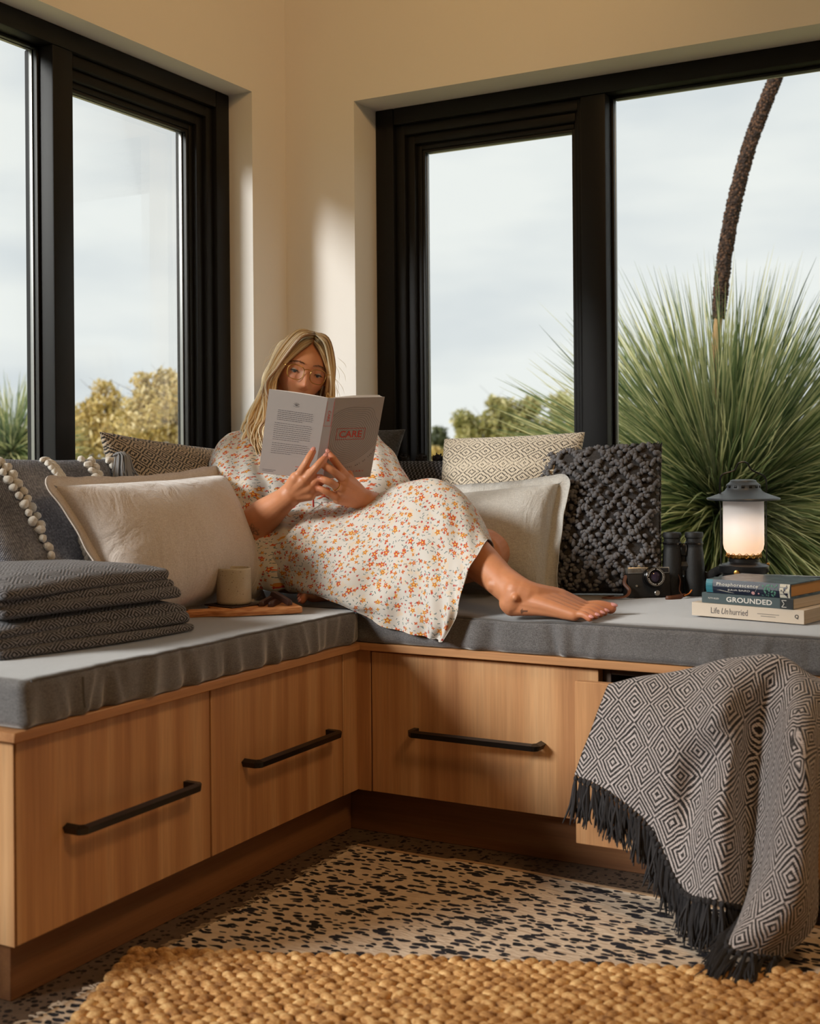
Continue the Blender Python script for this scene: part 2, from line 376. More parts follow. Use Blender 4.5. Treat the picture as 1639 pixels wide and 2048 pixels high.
struct('wall_side', MB().box((4.0, -4.6, 0), (4.15, T, ZC), 0), MT['paint'], False)
struct('wall_back', MB().box((-T, -4.75, 0), (4.15, -4.6, ZC), 0), MT['paint'], False)
struct('ceiling', MB().box((-T, -4.75, ZC), (4.15, T, ZC + .12), 0), MT['ceiling'], False)
def terrazzo():
    a = Mat('dark_speckled_terrazzo', srgb(88, 74, 62), .5); n = a.nt; v = a.coord('Object')
    vo = a.voro(v, 95, feature='F1'); r = nd(n, 'SeparateColor', {0: vo.outputs['Color']})
    sm = M(n, 'MULTIPLY', M(n, 'LESS_THAN', vo.outputs['Distance'], M(n, 'MULTIPLY_ADD', r.outputs[1], .35, .22)), M(n, 'GREATER_THAN', r.outputs[0], .35))
    base = MIX(n, a.noise(v, 60, 3), srgb(84, 68, 55), srgb(120, 102, 86))
    a.color(MIX(n, sm, base, srgb(26, 22, 20))); a.bump(a.noise(v, 300, 2), .1, .001); return a.m
struct('floor', MB().box((-T, -4.75, -.1), (4.15, T, 0), 0), terrazzo(), False)

# windows: outer frame, mullion, sash, glazing beads, panes
def window(idx, tf, a0, a1, z0, z1, mull, sash, panes, depth):
    """tf maps (along, out, z) to the room; along runs from the corner; out = metres behind the frame face"""
    root = thing('window_%d' % idx, 'black framed window of the %s wall' % ('left' if idx == 1 else 'right'), 'window', tf(a0, 0, z0))
    root['kind'] = 'structure'
    def bar(name, u0, u1, w0, w1, za, zb, mat='frame', b=.004):
        p, q = tf(u0, w0, za), tf(u1, w1, zb)
        MB().box(np.minimum(p, q), np.maximum(p, q), b, 2).build(name, MT[mat], root)
    fw_ = .055
    m0, m1 = mull
    bar('frame_jamb', a0, a0 + fw_, 0, depth, z0, z1); bar('frame_jamb', a1 - fw_, a1, 0, depth, z0, z1)
    bar('frame_head', a0 + fw_, a1 - fw_, 0, depth, z1 - .045, z1); bar('frame_sill', a0 + fw_, a1 - fw_, 0, depth, z0, z0 + .055)
    bar('mullion', m0, m1, 0, depth, z0 + .055, z1 - .045)
    # opening sash between the jamb and the mullion, stepped back, with stepped rebates
    s0, s1 = a0 + fw_, m0
    for k, (i, w, o) in enumerate(((0.0, .028, .012), (.026, .026, .024), (.050, .017, .036))):
        for u0, u1, za, zb in ((s0 + i, s0 + i + w, z0 + .055 + i, z1 - .045 - i), (s1 - i * .45 - w * .45, s1 - i * .45, z0 + .055 + i, z1 - .045 - i)):
            bar('sash_stile', u0, u1, o, depth - .004, za, zb)
        bar('sash_rail', s0 + i + w * .9, s1 - i * .45 - w * .4, o, depth - .004, z1 - .045 - i - w, z1 - .045 - i)
        bar('sash_rail', s0 + i + w * .9, s1 - i * .45 - w * .4, o, depth - .004, z0 + .055 + i, z0 + .055 + i + w)
    g0, g1, gz0, gz1 = s0 + .067, s1 - .0302, z0 + .122, z1 - .112
    h0, h1, hz0, hz1 = m1, a1 - fw_, z0 + .055, z1 - .045
    for (u0, u1, za, zb) in ((g0, g1, gz0, gz1), (h0, h1, hz0, hz1)):
        for (p0, p1, q0, q1) in ((u0, u0 + .007, za, zb), (u1 - .007, u1, za, zb), (u0 + .007, u1 - .007, za, za + .007), (u0 + .007, u1 - .007, zb - .007, zb)):
            bar('glazing_bead', p0, p1, .040, .050, q0, q1, 'gasket', .001)
            bar('glazing_spacer', p0 + .001, p1 - .001, .056, .066, q0, q1, 'spacer', .001)
        for o in (.052, .068):
            bar('glass_pane', u0, u1, o, o + .003, za, zb, 'glass', 0)
    return root
window(1, lambda a, o, z: np.array([LX - o, -a, z]), .152, 3.40, SILL, LT, (.722, .784), True, None, .085)
window(2, lambda a, o, z: np.array([a, RY + o, z]), .215, 2.30, SILL, RTOP, (.797, .862), True, None, .085)

# ------------------------------------------------------------------ built-in bench
D = .535; SEATZ = .482; LEND = -1.49; REND = 2.05
def panel(mb, lo, hi): mb.box(lo, hi, .0015)
def handle(parent, p, q, out, r=.0065):
    """black bar pull: two stubs and a square bar with mitred bends"""
    p = np.array(p, float); q = np.array(q, float); o = np.array(out, float); d = (q - p) / np.linalg.norm(q - p)
    path = [p - o * .001, p + o * .026, p + o * .033 + d * .007, q + o * .033 - d * .007, q + o * .026, q - o * .001]
    mb = MB(); P = []
    for a, b in zip(path[:-1], path[1:]): P += [a + (b - a) * t for t in np.linspace(0, 1, 6, endpoint=False)]
    P.append(path[-1]); mb.tube(P, r * 1.2, 4, True, 1, up=(d + np.array([0, 0, 1.0])))
    return mb.build('handle', MT['handle'], parent, False, label='matte black bar handle')
def cabinet(axis, a0, a1, label, pull=0.0, hz=None):
    """one drawer unit; axis 'L' runs along -y on the left wall, 'R' along x on the right wall"""
    base = (0, 0, 0)
    tf = (lambda a, o, z: np.array([D - o, -a, z])) if axis == 'L' else (lambda a, o, z: np.array([a, -D + o, z]))
    wv = MT['wood_v']; t = .016; g = .0012
    root = thing('drawer_cabinet', label, 'cabinet', tf((a0 + a1) / 2, .25, .098), 'drawer cabinets of the window bench')
    def bx(mb, a, b, o0, o1, z0, z1):
        p, q = tf(a, o0, z0), tf(b, o1, z1); mb.box(np.minimum(p, q), np.maximum(p, q), .001)
    c = MB(); dd = .49
    bx(c, a0, a0 + t, .018, dd, .098, .394); bx(c, a1 - t, a1, .018, dd, .098, .394); bx(c, a0 + t, a1 - t, .018, dd, .098, .114); bx(c, a0 + t, a1 - t, .018, .10, .38, .394)
    bx(c, a0 + t, a1 - t, dd - .012, dd, .114, .394)
    c.build('carcass', MT['dark_gap'] if pull else wv, root)
    f = MB(); bx(f, a0 + g, a1 - g, -pull, .017 - pull, .0985, .391); fr = f.build('drawer_front', wv, root)
    out = tf(0, -1, 0) - tf(0, 0, 0)
    if hz: handle(fr, tf(hz[0], -pull, hz[2]), tf(hz[1], -pull, hz[2]), out)
    b = MB()
    for (p0, p1, o0, o1, z0, z1) in ((a0 + .025, a0 + .038, .017, .44, .125, .33), (a1 - .038, a1 - .025, .017, .44, .125, .33), (a0 + .038, a1 - .038, .42, .433, .125, .33), (a0 + .038, a1 - .038, .017, .42, .125, .133)):
        bx(b, p0, p1, o0 - pull, o1 - pull, z0, z1)
    b.build('drawer_box', MT['dark_gap'], root)
    return root
cabinet('L', 1.036, 1.488, 'oak drawer cabinet under the folded blankets, at the open end of the left bench', 0, (1.105, 1.388, .243))
cabinet('L', .594, 1.034, 'oak drawer cabinet of the left bench nearest the inner corner, under the cup', 0, (.655, .938, .243))
cabinet('R', .569, 1.071, 'closed oak drawer cabinet of the right bench, under the bare foot', 0, (.676, .954, .236))
cabinet('R', 1.073, 1.56, 'oak drawer cabinet with its drawer pulled open, under the draped throw', .135, (1.18, 1.45, .236))
cabinet('R', 1.562, 2.05, 'closed oak drawer cabinet right of the open drawer, mostly behind the throw', 0, (1.67, 1.94, .236))
m = MB(); m.box((D - .016, -.592, .098), (D, -D + .001, .394), .001); m.box((D - .001, -D, .098), (.567, -D + .016, .394), .001)
tag(m.build('corner_filler', MT['wood_v'], None, base=(D, -D, .098)), 'narrow oak filler strips in the inner corner between the drawer fronts', 'panel')
tag(MB().box((.0, LEND - .002, .098), (D, LEND + .0, .394), .0005).build('end_panel', MT['wood_v'], None, base=(.3, LEND, .098)), 'oak end panel closing the open end of the left bench', 'panel')
tag(MB().box((0, LEND - .016, .3955), (D + .018, -D - .018, .4115), .0015).build('bench_top', MT['wood_y'], None, base=(.25, -1, .395)), 'thin oak bench board under the left seat cushion', 'bench')
tag(MB().box((0, -D - .018, .3955), (REND, 0, .4115), .0015).build('bench_top', MT['wood_x'], None, base=(1, -.25, .395)), 'thin oak bench board under the right seat cushion', 'bench')
tag(MB().box((.10, LEND + .03, 0), (D - .042, -D + .04, .0975), .001).build('kickboard', MT['kick_shaded_y'], None, base=(.3, -1, 0)), 'oak kickboard coloured for shade along the foot of the left bench', 'kickboard')
tag(MB().box((.10, -D + .042, 0), (REND - .03, -.08, .0975), .001).build('kickboard', MT['kick_shaded_x'], None, base=(1, -.3, 0)), 'oak kickboard coloured for shade along the foot of the right bench', 'kickboard')

# seat cushions with puckered fronts and piping
def pucker(ax, front, sgn, lo, hi, seed, amt):
    r = np.random.default_rng(seed); cs = [(r.uniform(lo, hi), r.uniform(.007, .018), r.uniform(.3, 1) * r.choice([-1, 1]), r.uniform(-.25, .25)) for _ in range(amt)]
    def f(P):
        P = P.copy(); o = 1 - ax
        near = ss(sgn * (P[..., o] - front), -.03, 0); zz = np.clip((P[..., 2] - .412) / .07, 0, 1)
        d = 0
        for c, w, a, sl in cs: d = d + a * np.exp(-((P[..., ax] - c - sl * (zz - .5) * .1) / w) ** 2)
        d = d * .0075 * (1 - .7 * zz)
        P[..., o] += sgn * near * d
        top = ss(P[..., 2], SEATZ - .01, SEATZ)
        P[..., 2] += top * (vn(P[..., :2], 9, seed) * .0022 - near * .002 * (1 + vn(P[..., :2], 26, seed + 1)))
        if ax == 0: P[..., 2] -= top * .009 * np.exp(-(((P[..., 0] - .90) / .06) ** 2 + ((P[..., 1] + .565) / .05) ** 2))
        return P
    return f
def cushion(name, label, lo, hi, ax, front, sgn, seed, base, seams):
    root = thing(name, label, 'cushion', base); f = pucker(ax, front, sgn, lo[ax], hi[ax], seed, 60)
    mb = MB(); rbox(mb, lo, hi, .013, .0062, f); mb.build('cover', MT['seat'], root, 'full')
    o = 1 - ax; n = 160; P = np.zeros((n, 3)); P[:, ax] = np.linspace(lo[ax] + .02, hi[ax] - .02, n); P[:, o] = front - sgn * .0036; P[:, 2] = hi[2] - .0028
    Q = f(P); Q[:, 2] = P[:, 2] + (Q[:, 2] - P[:, 2]) * .8
    MB().tube(Q, .0021, 6).build('piping', MT['seat_pipe'], root)
    for s in seams:
        n = 20; P = np.zeros((n, 3)); P[:, ax] = s; P[:, o] = front + sgn * .0008; P[:, 2] = np.linspace(lo[2] + .012, hi[2] - .012, n)
        MB().tube(f(P), .0016, 5).build('seam', MT['seat_pipe'], root)
    return root
cushion('seat_cushion', 'long grey seat cushion on the left bench, under the folded blankets', (.002, LEND - .005, .412), (D + .02, -D - .0215, SEATZ), 1, D + .02, 1, 3, (.27, -1, .412), (-1.372,))
cushion('seat_cushion', 'long grey seat cushion on the right bench, under the bare foot and the books', (.002, -D - .02, .412), (REND, -.002, SEATZ), 0, -D - .02, -1, 5, (1, -.27, .412), ())
# ------------------------------------------------------------------ pillows
def pillow_pts(c4, th, n=44, pinch=.06, seed=1, wr=.004, back=1.0, power=.42, sag=0.0):
    """c4 = BL, BR, TR, TL corners in the room; returns front grid, back grid, uv (metres), unit axes"""
    BL, BR, TR, TL = [np.array(c, float) for c in c4]
    t = np.sin(np.linspace(-PI / 2, PI / 2, n)) * .5 + .5
    u, v = np.meshgrid(t, t, indexing='xy'); U = u * 2 - 1; V = v * 2 - 1
    # edges pulled in between the corners
    u2 = .5 + (u - .5) * (1 - pinch * (1 - V ** 2)); v2 = .5 + (v - .5) * (1 - pinch * (1 - U ** 2))
    P = ((1 - u2) * (1 - v2))[..., None] * BL + (u2 * (1 - v2))[..., None] * BR + (u2 * v2)[..., None] * TR + ((1 - u2) * v2)[..., None] * TL
    ex = (BR + TR - BL - TL) / 2; ey = (TR + TL - BR - BL) / 2; w = np.linalg.norm(ex); h = np.linalg.norm(ey)
    nrm = np.cross(ex, ey); nrm /= np.linalg.norm(nrm)
    if nrm @ (CAM - (BL + TR) / 2) < 0: nrm = -nrm
    b = np.clip((1 - U ** 2) * (1 - V ** 2), 0, 1) ** power
    uvm = np.stack([u * w, v * h], -1)
    edge = np.clip(1 - np.minimum(1 - abs(U), 1 - abs(V)) * 3.2, 0, 1)
    wob = vn(P, 26, seed) * wr + vn(P, 70, seed + 9) * wr * .9 * edge + vn(P, 13, seed + 3) * wr * 1.2
    crease = sum(np.exp(-((abs(U) + abs(V) - 1.55 - .12 * k) / .05) ** 2) for k in range(2)) * wr * .0
    F = P + nrm * (b * th * .5 + wob * np.clip(b, 0, 1))[..., None]
    B = P - nrm * (b * th * .5 * back)[..., None]
    return F, B, uvm, nrm, P
def pillow_mb(F, B, uv):
    mb = MB(); flip = True
    mb.grid(F, uv); mb.grid(B[:, ::-1], uv[:, ::-1]); return mb
def pillow(label, c4, th, mat, seed, flange=0, name='pillow', base=None, cover='cover', fl_mat=None, group=None, **kw):
    F, B, uv, nrm, P = pillow_pts(c4, th, seed=seed, **kw)
    base = np.mean(np.array(c4)[:2], 0) if base is None else base
    root = thing(name, label, 'pillow', base, group)
    mb = pillow_mb(F, B, uv); o = mb.build(cover, MT[mat], root, 'full')
    if flange:
        ring = np.concatenate([P[0, :-1], P[:-1, -1], P[-1, :0:-1], P[:0:-1, 0]]); ctr = P.mean((0, 1)); m_ = len(ring)
        T = np.roll(ring, -1, 0) - np.roll(ring, 1, 0); T /= np.linalg.norm(T, axis=1)[:, None]
        O = np.cross(T, nrm); O *= np.sign(np.sum(O * (ring - ctr), 1))[:, None]
        k = 3; O = sum(np.roll(O, s, 0) for s in range(-k, k + 1)); O /= np.linalg.norm(O, axis=1)[:, None]
        wv = vn(ring, 30, seed + 5)[:, None] * .009 + vn(ring, 75, seed + 6)[:, None] * .005
        G = np.stack([ring - O * .006, ring + O * flange * .5 + nrm * wv * .6, ring + O * flange + nrm * wv], 1)
        G = np.concatenate([G, G[:1]], 0); fm = MB(); sheet(fm, G, .003); fm.build('flange', MT[fl_mat or mat], root, 'full')
    return root, F, B, uv, nrm
def on_face(F, s, t):
    n = F.shape[0] - 1; ang = lambda q: (np.arcsin(np.clip(q * 2 - 1, -1, 1)) + PI / 2) / PI * n
    i, j = ang(t), ang(s); a, b = int(min(i, n - 1)), int(min(j, n - 1)); fi, fj = i - a, j - b
    return (F[a, b] * (1 - fi) * (1 - fj) + F[a + 1, b] * fi * (1 - fj) + F[a, b + 1] * (1 - fi) * fj + F[a + 1, b + 1] * fi * fj)

# grey cushion with cream bobble rows and a tassel (left end)
P1 = [(.23, -1.135, .484), (.17, -.74, .484), (.055, -.735, .80), (.06, -1.19, .815)]
P1 = [(.195, -1.130, .487), (.165, -.70, .480), (.020, -.690, .800), (.012, -1.18, .808)]
r1, F1, B1, uv1, n1 = pillow('grey woven pillow with rows of cream bobbles and braids, leaning at the left window', P1, .10, 'flat_weave', 11, n=40, wr=.003)
def rot_to(a):
    a = np.array(a, float); a /= np.linalg.norm(a); b = np.array([0, 0, 1.0]) if abs(a[2]) < .9 else np.array([1.0, 0, 0]); x = np.cross(b, a); x /= np.linalg.norm(x); return np.stack([x, np.cross(a, x), a], 1)
def bobble_row(s0, s1, t0, t1, n, double=True):
    mb = MB()
    for i in range(n):
        f = i / (n - 1); t = t0 + (t1 - t0) * f; s = s0 + (s1 - s0) * f
        for sg in ((-1, 1) if (double and f < .55) else (0,)):
            q = on_face(F1, s + sg * .017 + RNG.uniform(-.006, .006), t + (.5 * (t1 - t0) / n if sg > 0 else 0))
            mb.ico(q + n1 * .004, .0088 * RNG.uniform(.85, 1.15), 2, (1, 1, 1.2), rot_to(RNG.standard_normal(3)), .06)
    mb.build('bobble_row', MT['cream_wool'], r1)
def braid_row(s0, s1, t0, t1, n):
    mb = MB()
    for i in range(n):
        f = i / (n - 1)
        for sg in (-1, 1):
            q = on_face(F1, s0 + (s1 - s0) * f + sg * .014, t0 + (t1 - t0) * f + sg * .006)
            d = on_face(F1, min(.99, s0 + (s1 - s0) * f + sg * .014 - sg * .03), min(.99, t0 + (t1 - t0) * f + .055)) - q
            mb.ico(q + n1 * .004, .006, 2, (1, 1, 2.3), rot_to(d))
    mb.build('braid_row', MT['cream_wool'], r1)
bobble_row(.22, .22, .97, .13, 17); bobble_row(.74, .72, .98, .50, 10)
braid_row(.50, .49, .98, .76, 8); braid_row(.44, .43, .42, .03, 12); braid_row(.90, .91, .97, .70, 8)
mb = MB(); tq = at_x(226, 912, .075)
for k in range(110):
    a = RNG.uniform(0, 6.28); r_ = RNG.uniform(.2, 1); d = np.array([.006 * math.cos(a), .022 + .012 * math.sin(a), -.05 + .012 * RNG.standard_normal()])
    p = [tq, tq + np.array([.014 * r_ * math.cos(a) + .008, .018 + .014 * r_ * math.sin(a), .004]), tq + d * .8 + np.array([.016 * r_ * math.cos(a) + .012, .016 * r_ * math.sin(a), -.006]), tq + d * RNG.uniform(1.0, 1.25) + np.array([.018 * r_ * math.cos(a) + .012, .018 * r_ * math.sin(a), -.01])]
    mb.tube(crom(p, 9), .0021, 4, False)
mb.build('tassel', plain('grey_tassel_yarn', srgb(140, 140, 142), .95, .1), r1)

# dark and cream knitted lumbar pillow against the left window
P2 = [(.075, -.72, .60), (.10, -.20, .60), (-.005, -.262, .815), (.0, -.725, .858)]
pillow('black and cream diamond knit lumbar pillow standing against the left window', P2, .11, 'knit_dark', 21, pinch=.05, wr=.004)
# beige linen pillow with a flange
P3 = [(.30, -.985, .487), (.262, -.495, .486), (.142, -.478, .760), (.182, -1.045, .748)]
pillow('beige linen pillow with a flat flange, beside the reading woman', P3, .22, 'linen_beige', 31, flange=.024, pinch=.075, wr=.007, power=.46, back=.5)
# charcoal crumpled pillow behind the woman on the right
P4 = [(.12, -.06, .60), (.33, -.075, .60), (.372, -.02, .868), (.10, -.03, .90)]
pillow('charcoal crumpled cotton pillow with a pointed corner behind the open book', P4, .10, 'charcoal_crumple', 41, pinch=.10, wr=.009)
P4b = [(.30, -.085, .575), (.56, -.085, .575), (.56, -.01, .787), (.285, -.01, .787)]
r4, F4, _, _, n4 = pillow('navy basket-knit lumbar pillow with pompoms along its top edge', P4b, .10, 'knit_navy', 43, pinch=.02, wr=.003)
for k, px in enumerate((808, 842, 875, 907)):
    q = at_y(px, 922, .0); mb = MB(); q[2] = .792
    mb.ico(q, .0135, 3, (1, 1, .85), None, .04)
    for i in range(90):
        d = RNG.standard_normal(3); d /= np.linalg.norm(d); mb.tube([q + d * .010, q + d * .0165], [.0016, .0009], 3, False)
    mb.build('pompom', plain('navy_pompom_wool', srgb(30, 32, 40), .95, .1) if k == 0 else bpy.data.materials['navy_pompom_wool'], r4)
# cream and black knit lumbar pillow
P5 = [(.495, -.115, .59), (.86, -.115, .60), (.845, .0, .853), (.472, .0, .842)]
pillow('cream and black diamond knit lumbar pillow against the right window', P5, .12, 'knit_cream', 51, pinch=.05, wr=.004)
# chunky charcoal pillow covered in loops
P7 = [(.845, -.150, .484), (1.045, -.055, .484), (1.033, -.012, .826), (.688, -.030, .806)]
P7 = [(.800, -.150, .484), (1.048, -.060, .484), (1.033, -.006, .822), (.690, -.024, .800)]
r7, F7, B7, uv7, n7 = pillow('large charcoal pillow covered in chunky wool loops, beside the binoculars', P7, .13, 'charcoal_loop', 71, pinch=.015, wr=.003, power=.3, back=.4)
mb = MB(); NU, NV = 46, 46
for i in range(NU):
    for j in range(NV):
        s, t = (i + .5) / NU, (j + .5) / NV
        a = abs(((s + t) * 5.5) % 1 - .5) * 2; b = abs(((s - t) * 5.5 + 20) % 1 - .5) * 2
        on = (a < .26) or (b < .26) or (a > .8 and b > .8)
        if not on or RNG.random() < .06: continue
        q = on_face(F7, np.clip(s + RNG.normal(0, .004), .01, .99), np.clip(t + RNG.normal(0, .004), .01, .99))
        R_ = rot_to(RNG.standard_normal(3)); rr = .0056 * RNG.uniform(.8, 1.25); q = q + n7 * RNG.uniform(.003, .008)
        mb.ico(q, rr, 1, (1.0, 1.0, 1.35), R_, .08)
o = mb.build('wool_loops', plain('charcoal_loop_yarn', srgb(108, 107, 110), .95, .25, 900, .8), r7, 'full'); o['kind'] = 'stuff'
mb = MB(); 
for i in range(900):
    e = RNG.integers(0, 2); s, t = ((RNG.random(), 1.0) if e == 0 else (1.0, RNG.random())); q = on_face(F7, s * .998, t * .998)
    d = (n7 * RNG.normal(0, 1) + np.array([.3, 0, .6]) * RNG.random()); d /= np.linalg.norm(d); mb.tube([q, q + d * RNG.uniform(.003, .008)], .0012, 3, False)
o = mb.build('edge_fuzz', bpy.data.materials['charcoal_loop_yarn'], r7); o['kind'] = 'stuff'
# pale grey linen pillow with a flange
P6 = [(.560, -.20, .487), (.830, -.212, .487), (.838, -.150, .734), (.560, -.13, .705)]
pillow('pale grey linen pillow with a flange, behind the bent knee', P6, .17, 'linen_grey', 61, flange=.026, pinch=.05, wr=.008, power=.30, back=.5)

# ------------------------------------------------------------------ folded blankets on the left cushion
def folded(label, cx, cy, ang, w, d, z0, layers, seed, top_extra=0):
    root = thing('folded_blanket', label, 'blanket', (cx, cy, z0), 'charcoal blankets folded in a stack')
    mb = MB(); z = z0; ca, sa = math.cos(ang), math.sin(ang); r = np.random.default_rng(seed)
    zt = z0 + sum(layers); hw, hd = w / 2, d / 2
    for k, t in enumerate(layers):
        ex, ey = r.uniform(-.014, .010, 2); ox, oy = r.uniform(-.006, .006, 2)
        def f(P, k=k, ox=ox, oy=oy):
            P = P.copy(); X_ = P[..., 0] + ox; Y_ = P[..., 1] + oy
            wob = vn(np.stack([X_, Y_, P[..., 2] * 0 + k * .3], -1), 11, seed + 1 + k) * .0055
            zr = P[..., 2]
            crown = .010 * np.clip(1 - (X_ / hw) ** 2, 0, 1) * np.clip(1 - (Y_ / hd) ** 2, 0, 1)
            frac = (zr - z0) / (zt - z0)
            bul = vn(np.stack([X_, Y_, zr * 3], -1), 15, seed + 7 + k) * .007
            dr = np.stack([X_ / hw, Y_ / hd], -1); X_ = X_ + bul * dr[..., 0]; Y_ = Y_ + bul * dr[..., 1]
            edge = np.maximum(abs(X_) / hw, abs(Y_) / hd); zr = zr + (wob + crown) * frac - .004 * frac * (X_ / hw * .5 + .5) - .011 * frac * ss(edge, .72, 1.02)
            return np.stack([cx + ca * X_ - sa * Y_, cy + sa * X_ + ca * Y_, zr], -1)
        rbox(mb, (-hw - ex, -hd - ey, z), (hw + ex, hd + ey, z + t + .003), t * .49, .013, f); z += t
    o = mb.build('folded_cloth', MT['blanket'], root, 'full'); o.name = 'folded_cloth'
    return root
folded('upper of two folded charcoal blankets, at the left edge beside the beige pillow', .225, -1.165, -.10, .37, .40, .5445, (.024, .016, .024), 81)
folded('lower of two folded charcoal blankets, lying on the left seat cushion', .23, -1.160, -.13, .39, .41, .4835, (.017, .024, .0195), 84)

# ------------------------------------------------------------------ throw over the open drawer
TC = [[(1224, 1392, -.60), (1270, 1380, -.59), (1322, 1376, -.58), (1385, 1370, -.58), (1462, 1352, -.58), (1540, 1345, -.58), (1575, 1352, -.58), (1600, 1368, -.58), (1627, 1378, -.58), (1655, 1388, -.58)],
 [(1216, 1363, -.672), (1266, 1352, -.668), (1317, 1346, -.662), (1380, 1336, -.66), (1460, 1319, -.66), (1538, 1312, -.66), (1577, 1326, -.66), (1604, 1344, -.66), (1628, 1358, -.66), (1656, 1370, -.66)],
 [(1197, 1410, -.702), (1250, 1410, -.712), (1312, 1425, -.735), (1372, 1430, -.75), (1440, 1420, -.775), (1492, 1425, -.735), (1524, 1440, -.70), (1573, 1450, -.785), (1617, 1480, -.80), (1648, 1500, -.735)],
 [(1180, 1460, -.704), (1232, 1465, -.722), (1310, 1500, -.755), (1350, 1530, -.765), (1392, 1570, -.745), (1446, 1590, -.80), (1505, 1600, -.735), (1560, 1620, -.83), (1612, 1650, -.845), (1638, 1680, -.775)],
 [(1161, 1507, -.706), (1212, 1520, -.725), (1303, 1560, -.758), (1330, 1605, -.765), (1372, 1680, -.775), (1440, 1705, -.83), (1499, 1720, -.765), (1528, 1790, -.865), (1586, 1810, -.875), (1630, 1840, -.80)],
 [(1147, 1550, -.708), (1197, 1571, -.728), (1262, 1612, -.745), (1308, 1662, -.76), (1364, 1776, -.80), (1430, 1800, -.85), (1490, 1818, -.80), (1456, 1888, -.905), (1505, 1906, -.895), (1562, 1912, -.85)]]
TP = np.zeros((6, 10, 3))
for i, row in enumerate(TC):
    for j, (x, y, yy) in enumerate(row):
        p = at_y(x, y, yy)
        if p[2] < .022: p = at_z(x, y, .022)
        if i == 0: p[2] = min(p[2], .42)
        TP[i, j] = p
throw = thing('throw_blanket', 'charcoal diamond-weave throw with black fringe draped over the open drawer', 'blanket', (1.3, -.7, .39))
S = surf(TP, 110, 150); S += gnorm(S) * (vn(S, 40, 5) * .0022 + vn(S, 17, 6) * .004)[..., None]; S[..., 2] = np.maximum(S[..., 2], .012)
du = np.linalg.norm(np.diff(S, axis=1), axis=2).mean(0); dv = np.linalg.norm(np.diff(S, axis=0), axis=2).mean(1)
uvT = flatten(surf(TP, 110, 150))
mb = MB(); sheet(mb, S, -.004 if gnorm(S)[50, 50] @ (CAM - S[50, 50]) < 0 else .004, uvT); mb.build('woven_cloth', MT['throw'], throw, 'full')
fringe_mat = plain('black_fringe_yarn', srgb(44, 42, 44), .9, .2, 1200, .6)
def tassel_mesh(k, floor=False):
    r = np.random.default_rng(300 + k); mb = MB()
    mb.ico((0, 0, -.004), .0052, 1, (1, 1, 1.3), None, .06)
    for i in range(11):
        a = i * 2.4; sp = r.uniform(.004, .011); L = r.uniform(.062, .085)
        p = [(0, 0, -.002), (.3 * sp * math.cos(a), .3 * sp * math.sin(a), -.018), (.8 * sp * math.cos(a) + r.normal(0, .002), .8 * sp * math.sin(a) + r.normal(0, .002), -.6 * L), (sp * math.cos(a) + r.normal(0, .005), sp * math.sin(a) + r.normal(0, .004), -L)]
        mb.tube(crom(p, 7), [.0021] * 5 + [.0018, .0010], 4)
    return mb.build('tassel', fringe_mat, mesh_only=True)
TMESH = [tassel_mesh(k) for k in range(5)]
hem = S[-1]; L = np.concatenate([[0], np.cumsum(np.linalg.norm(np.diff(hem, axis=0), axis=1))]); nT = 62
for k in range(nT):
    q = np.array([np.interp((k + .5) / nT * L[-1], L, hem[:, a]) for a in range(3)])
    o = bpy.data.objects.new('tassel', TMESH[k % 5]); COL.objects.link(o); o.parent = throw
    low = q[2] < .075
    q = q + np.array([0, -.002, 0]); tilt = RNG.normal(0, .10, 2)
    if low:                     # lies out over the rug, fanned towards the viewer's left
        ang = -2.6 + .9 * (k / nT) + RNG.normal(0, .18); dirv = Vector((math.cos(ang), math.sin(ang), -min(.55, max(.02, (q[2] - .014) / .08))))
        o.rotation_euler = (-dirv).to_track_quat('Z', 'Y').to_euler(); q[2] = max(q[2], .016)
    else:
        o.rotation_euler = (tilt[0], tilt[1], RNG.uniform(0, 6.28))
    o.location = Vector(q) - throw.location

# ------------------------------------------------------------------ rugs
def rug_mat():
    a = Mat('cream_rug_navy_flecks', srgb(190, 168, 144), .95); n = a.nt; v = a.coord('Object', (42, 78, 1), (0, 0, .42))
    wv = nd(n, 'VectorMath', {0: v, 1: a.noise(a.coord('Object'), 40, 2, .5, 'Color')}, operation='ADD')
    vo = a.voro(wv.outputs[0], 1.0, feature='F1', voronoi_dimensions='2D'); r = nd(n, 'SeparateColor', {0: vo.outputs['Color']})
    row = M(n, 'SINE', M(n, 'MULTIPLY', nd(n, 'SeparateXYZ', {0: a.coord('Object', (1, 1, 1), (0, 0, .42))}).outputs[1], 165))
    lim = M(n, 'MULTIPLY_ADD', r.outputs[0], .36, .24)
    msk = M(n, 'MULTIPLY', M(n, 'LESS_THAN', vo.outputs['Distance'], lim), M(n, 'GREATER_THAN', M(n, 'MULTIPLY_ADD', row, .15, r.outputs[1]), .30))
    base = MIX(n, a.noise(a.coord('Object'), 55, 3), srgb(196, 172, 148), srgb(232, 214, 192))
    a.color(MIX(n, msk, base, MIX(n, r.outputs[2], srgb(10, 10, 16), srgb(34, 32, 44))))
    h = M(n, 'SUBTRACT', a.noise(a.coord('Object', (40, 160, 1), (0, 0, .42)), 1, 3), M(n, 'MULTIPLY', msk, .4)); a.bump(h, .9, .004); return a.m
R0, RW, RD = np.array([.578, -.606]), 1.75, 2.2
def rugz(P): return .007 + .0012 * vn(P[..., :2], 12, 3)
u = np.linspace(0, 1, 130); v = np.linspace(0, 1, 130); Ug, Vg = np.meshgrid(u, v)
Pr = np.stack([R0[0] + Ug * RW - .0 * Vg, R0[1] - .028 * Ug - Vg * RD + .012 * np.sin(Ug * 9) * (1 - Vg) * (Ug > .12) - .006, 0 * Ug], -1); Pr[..., 2] = rugz(Pr)
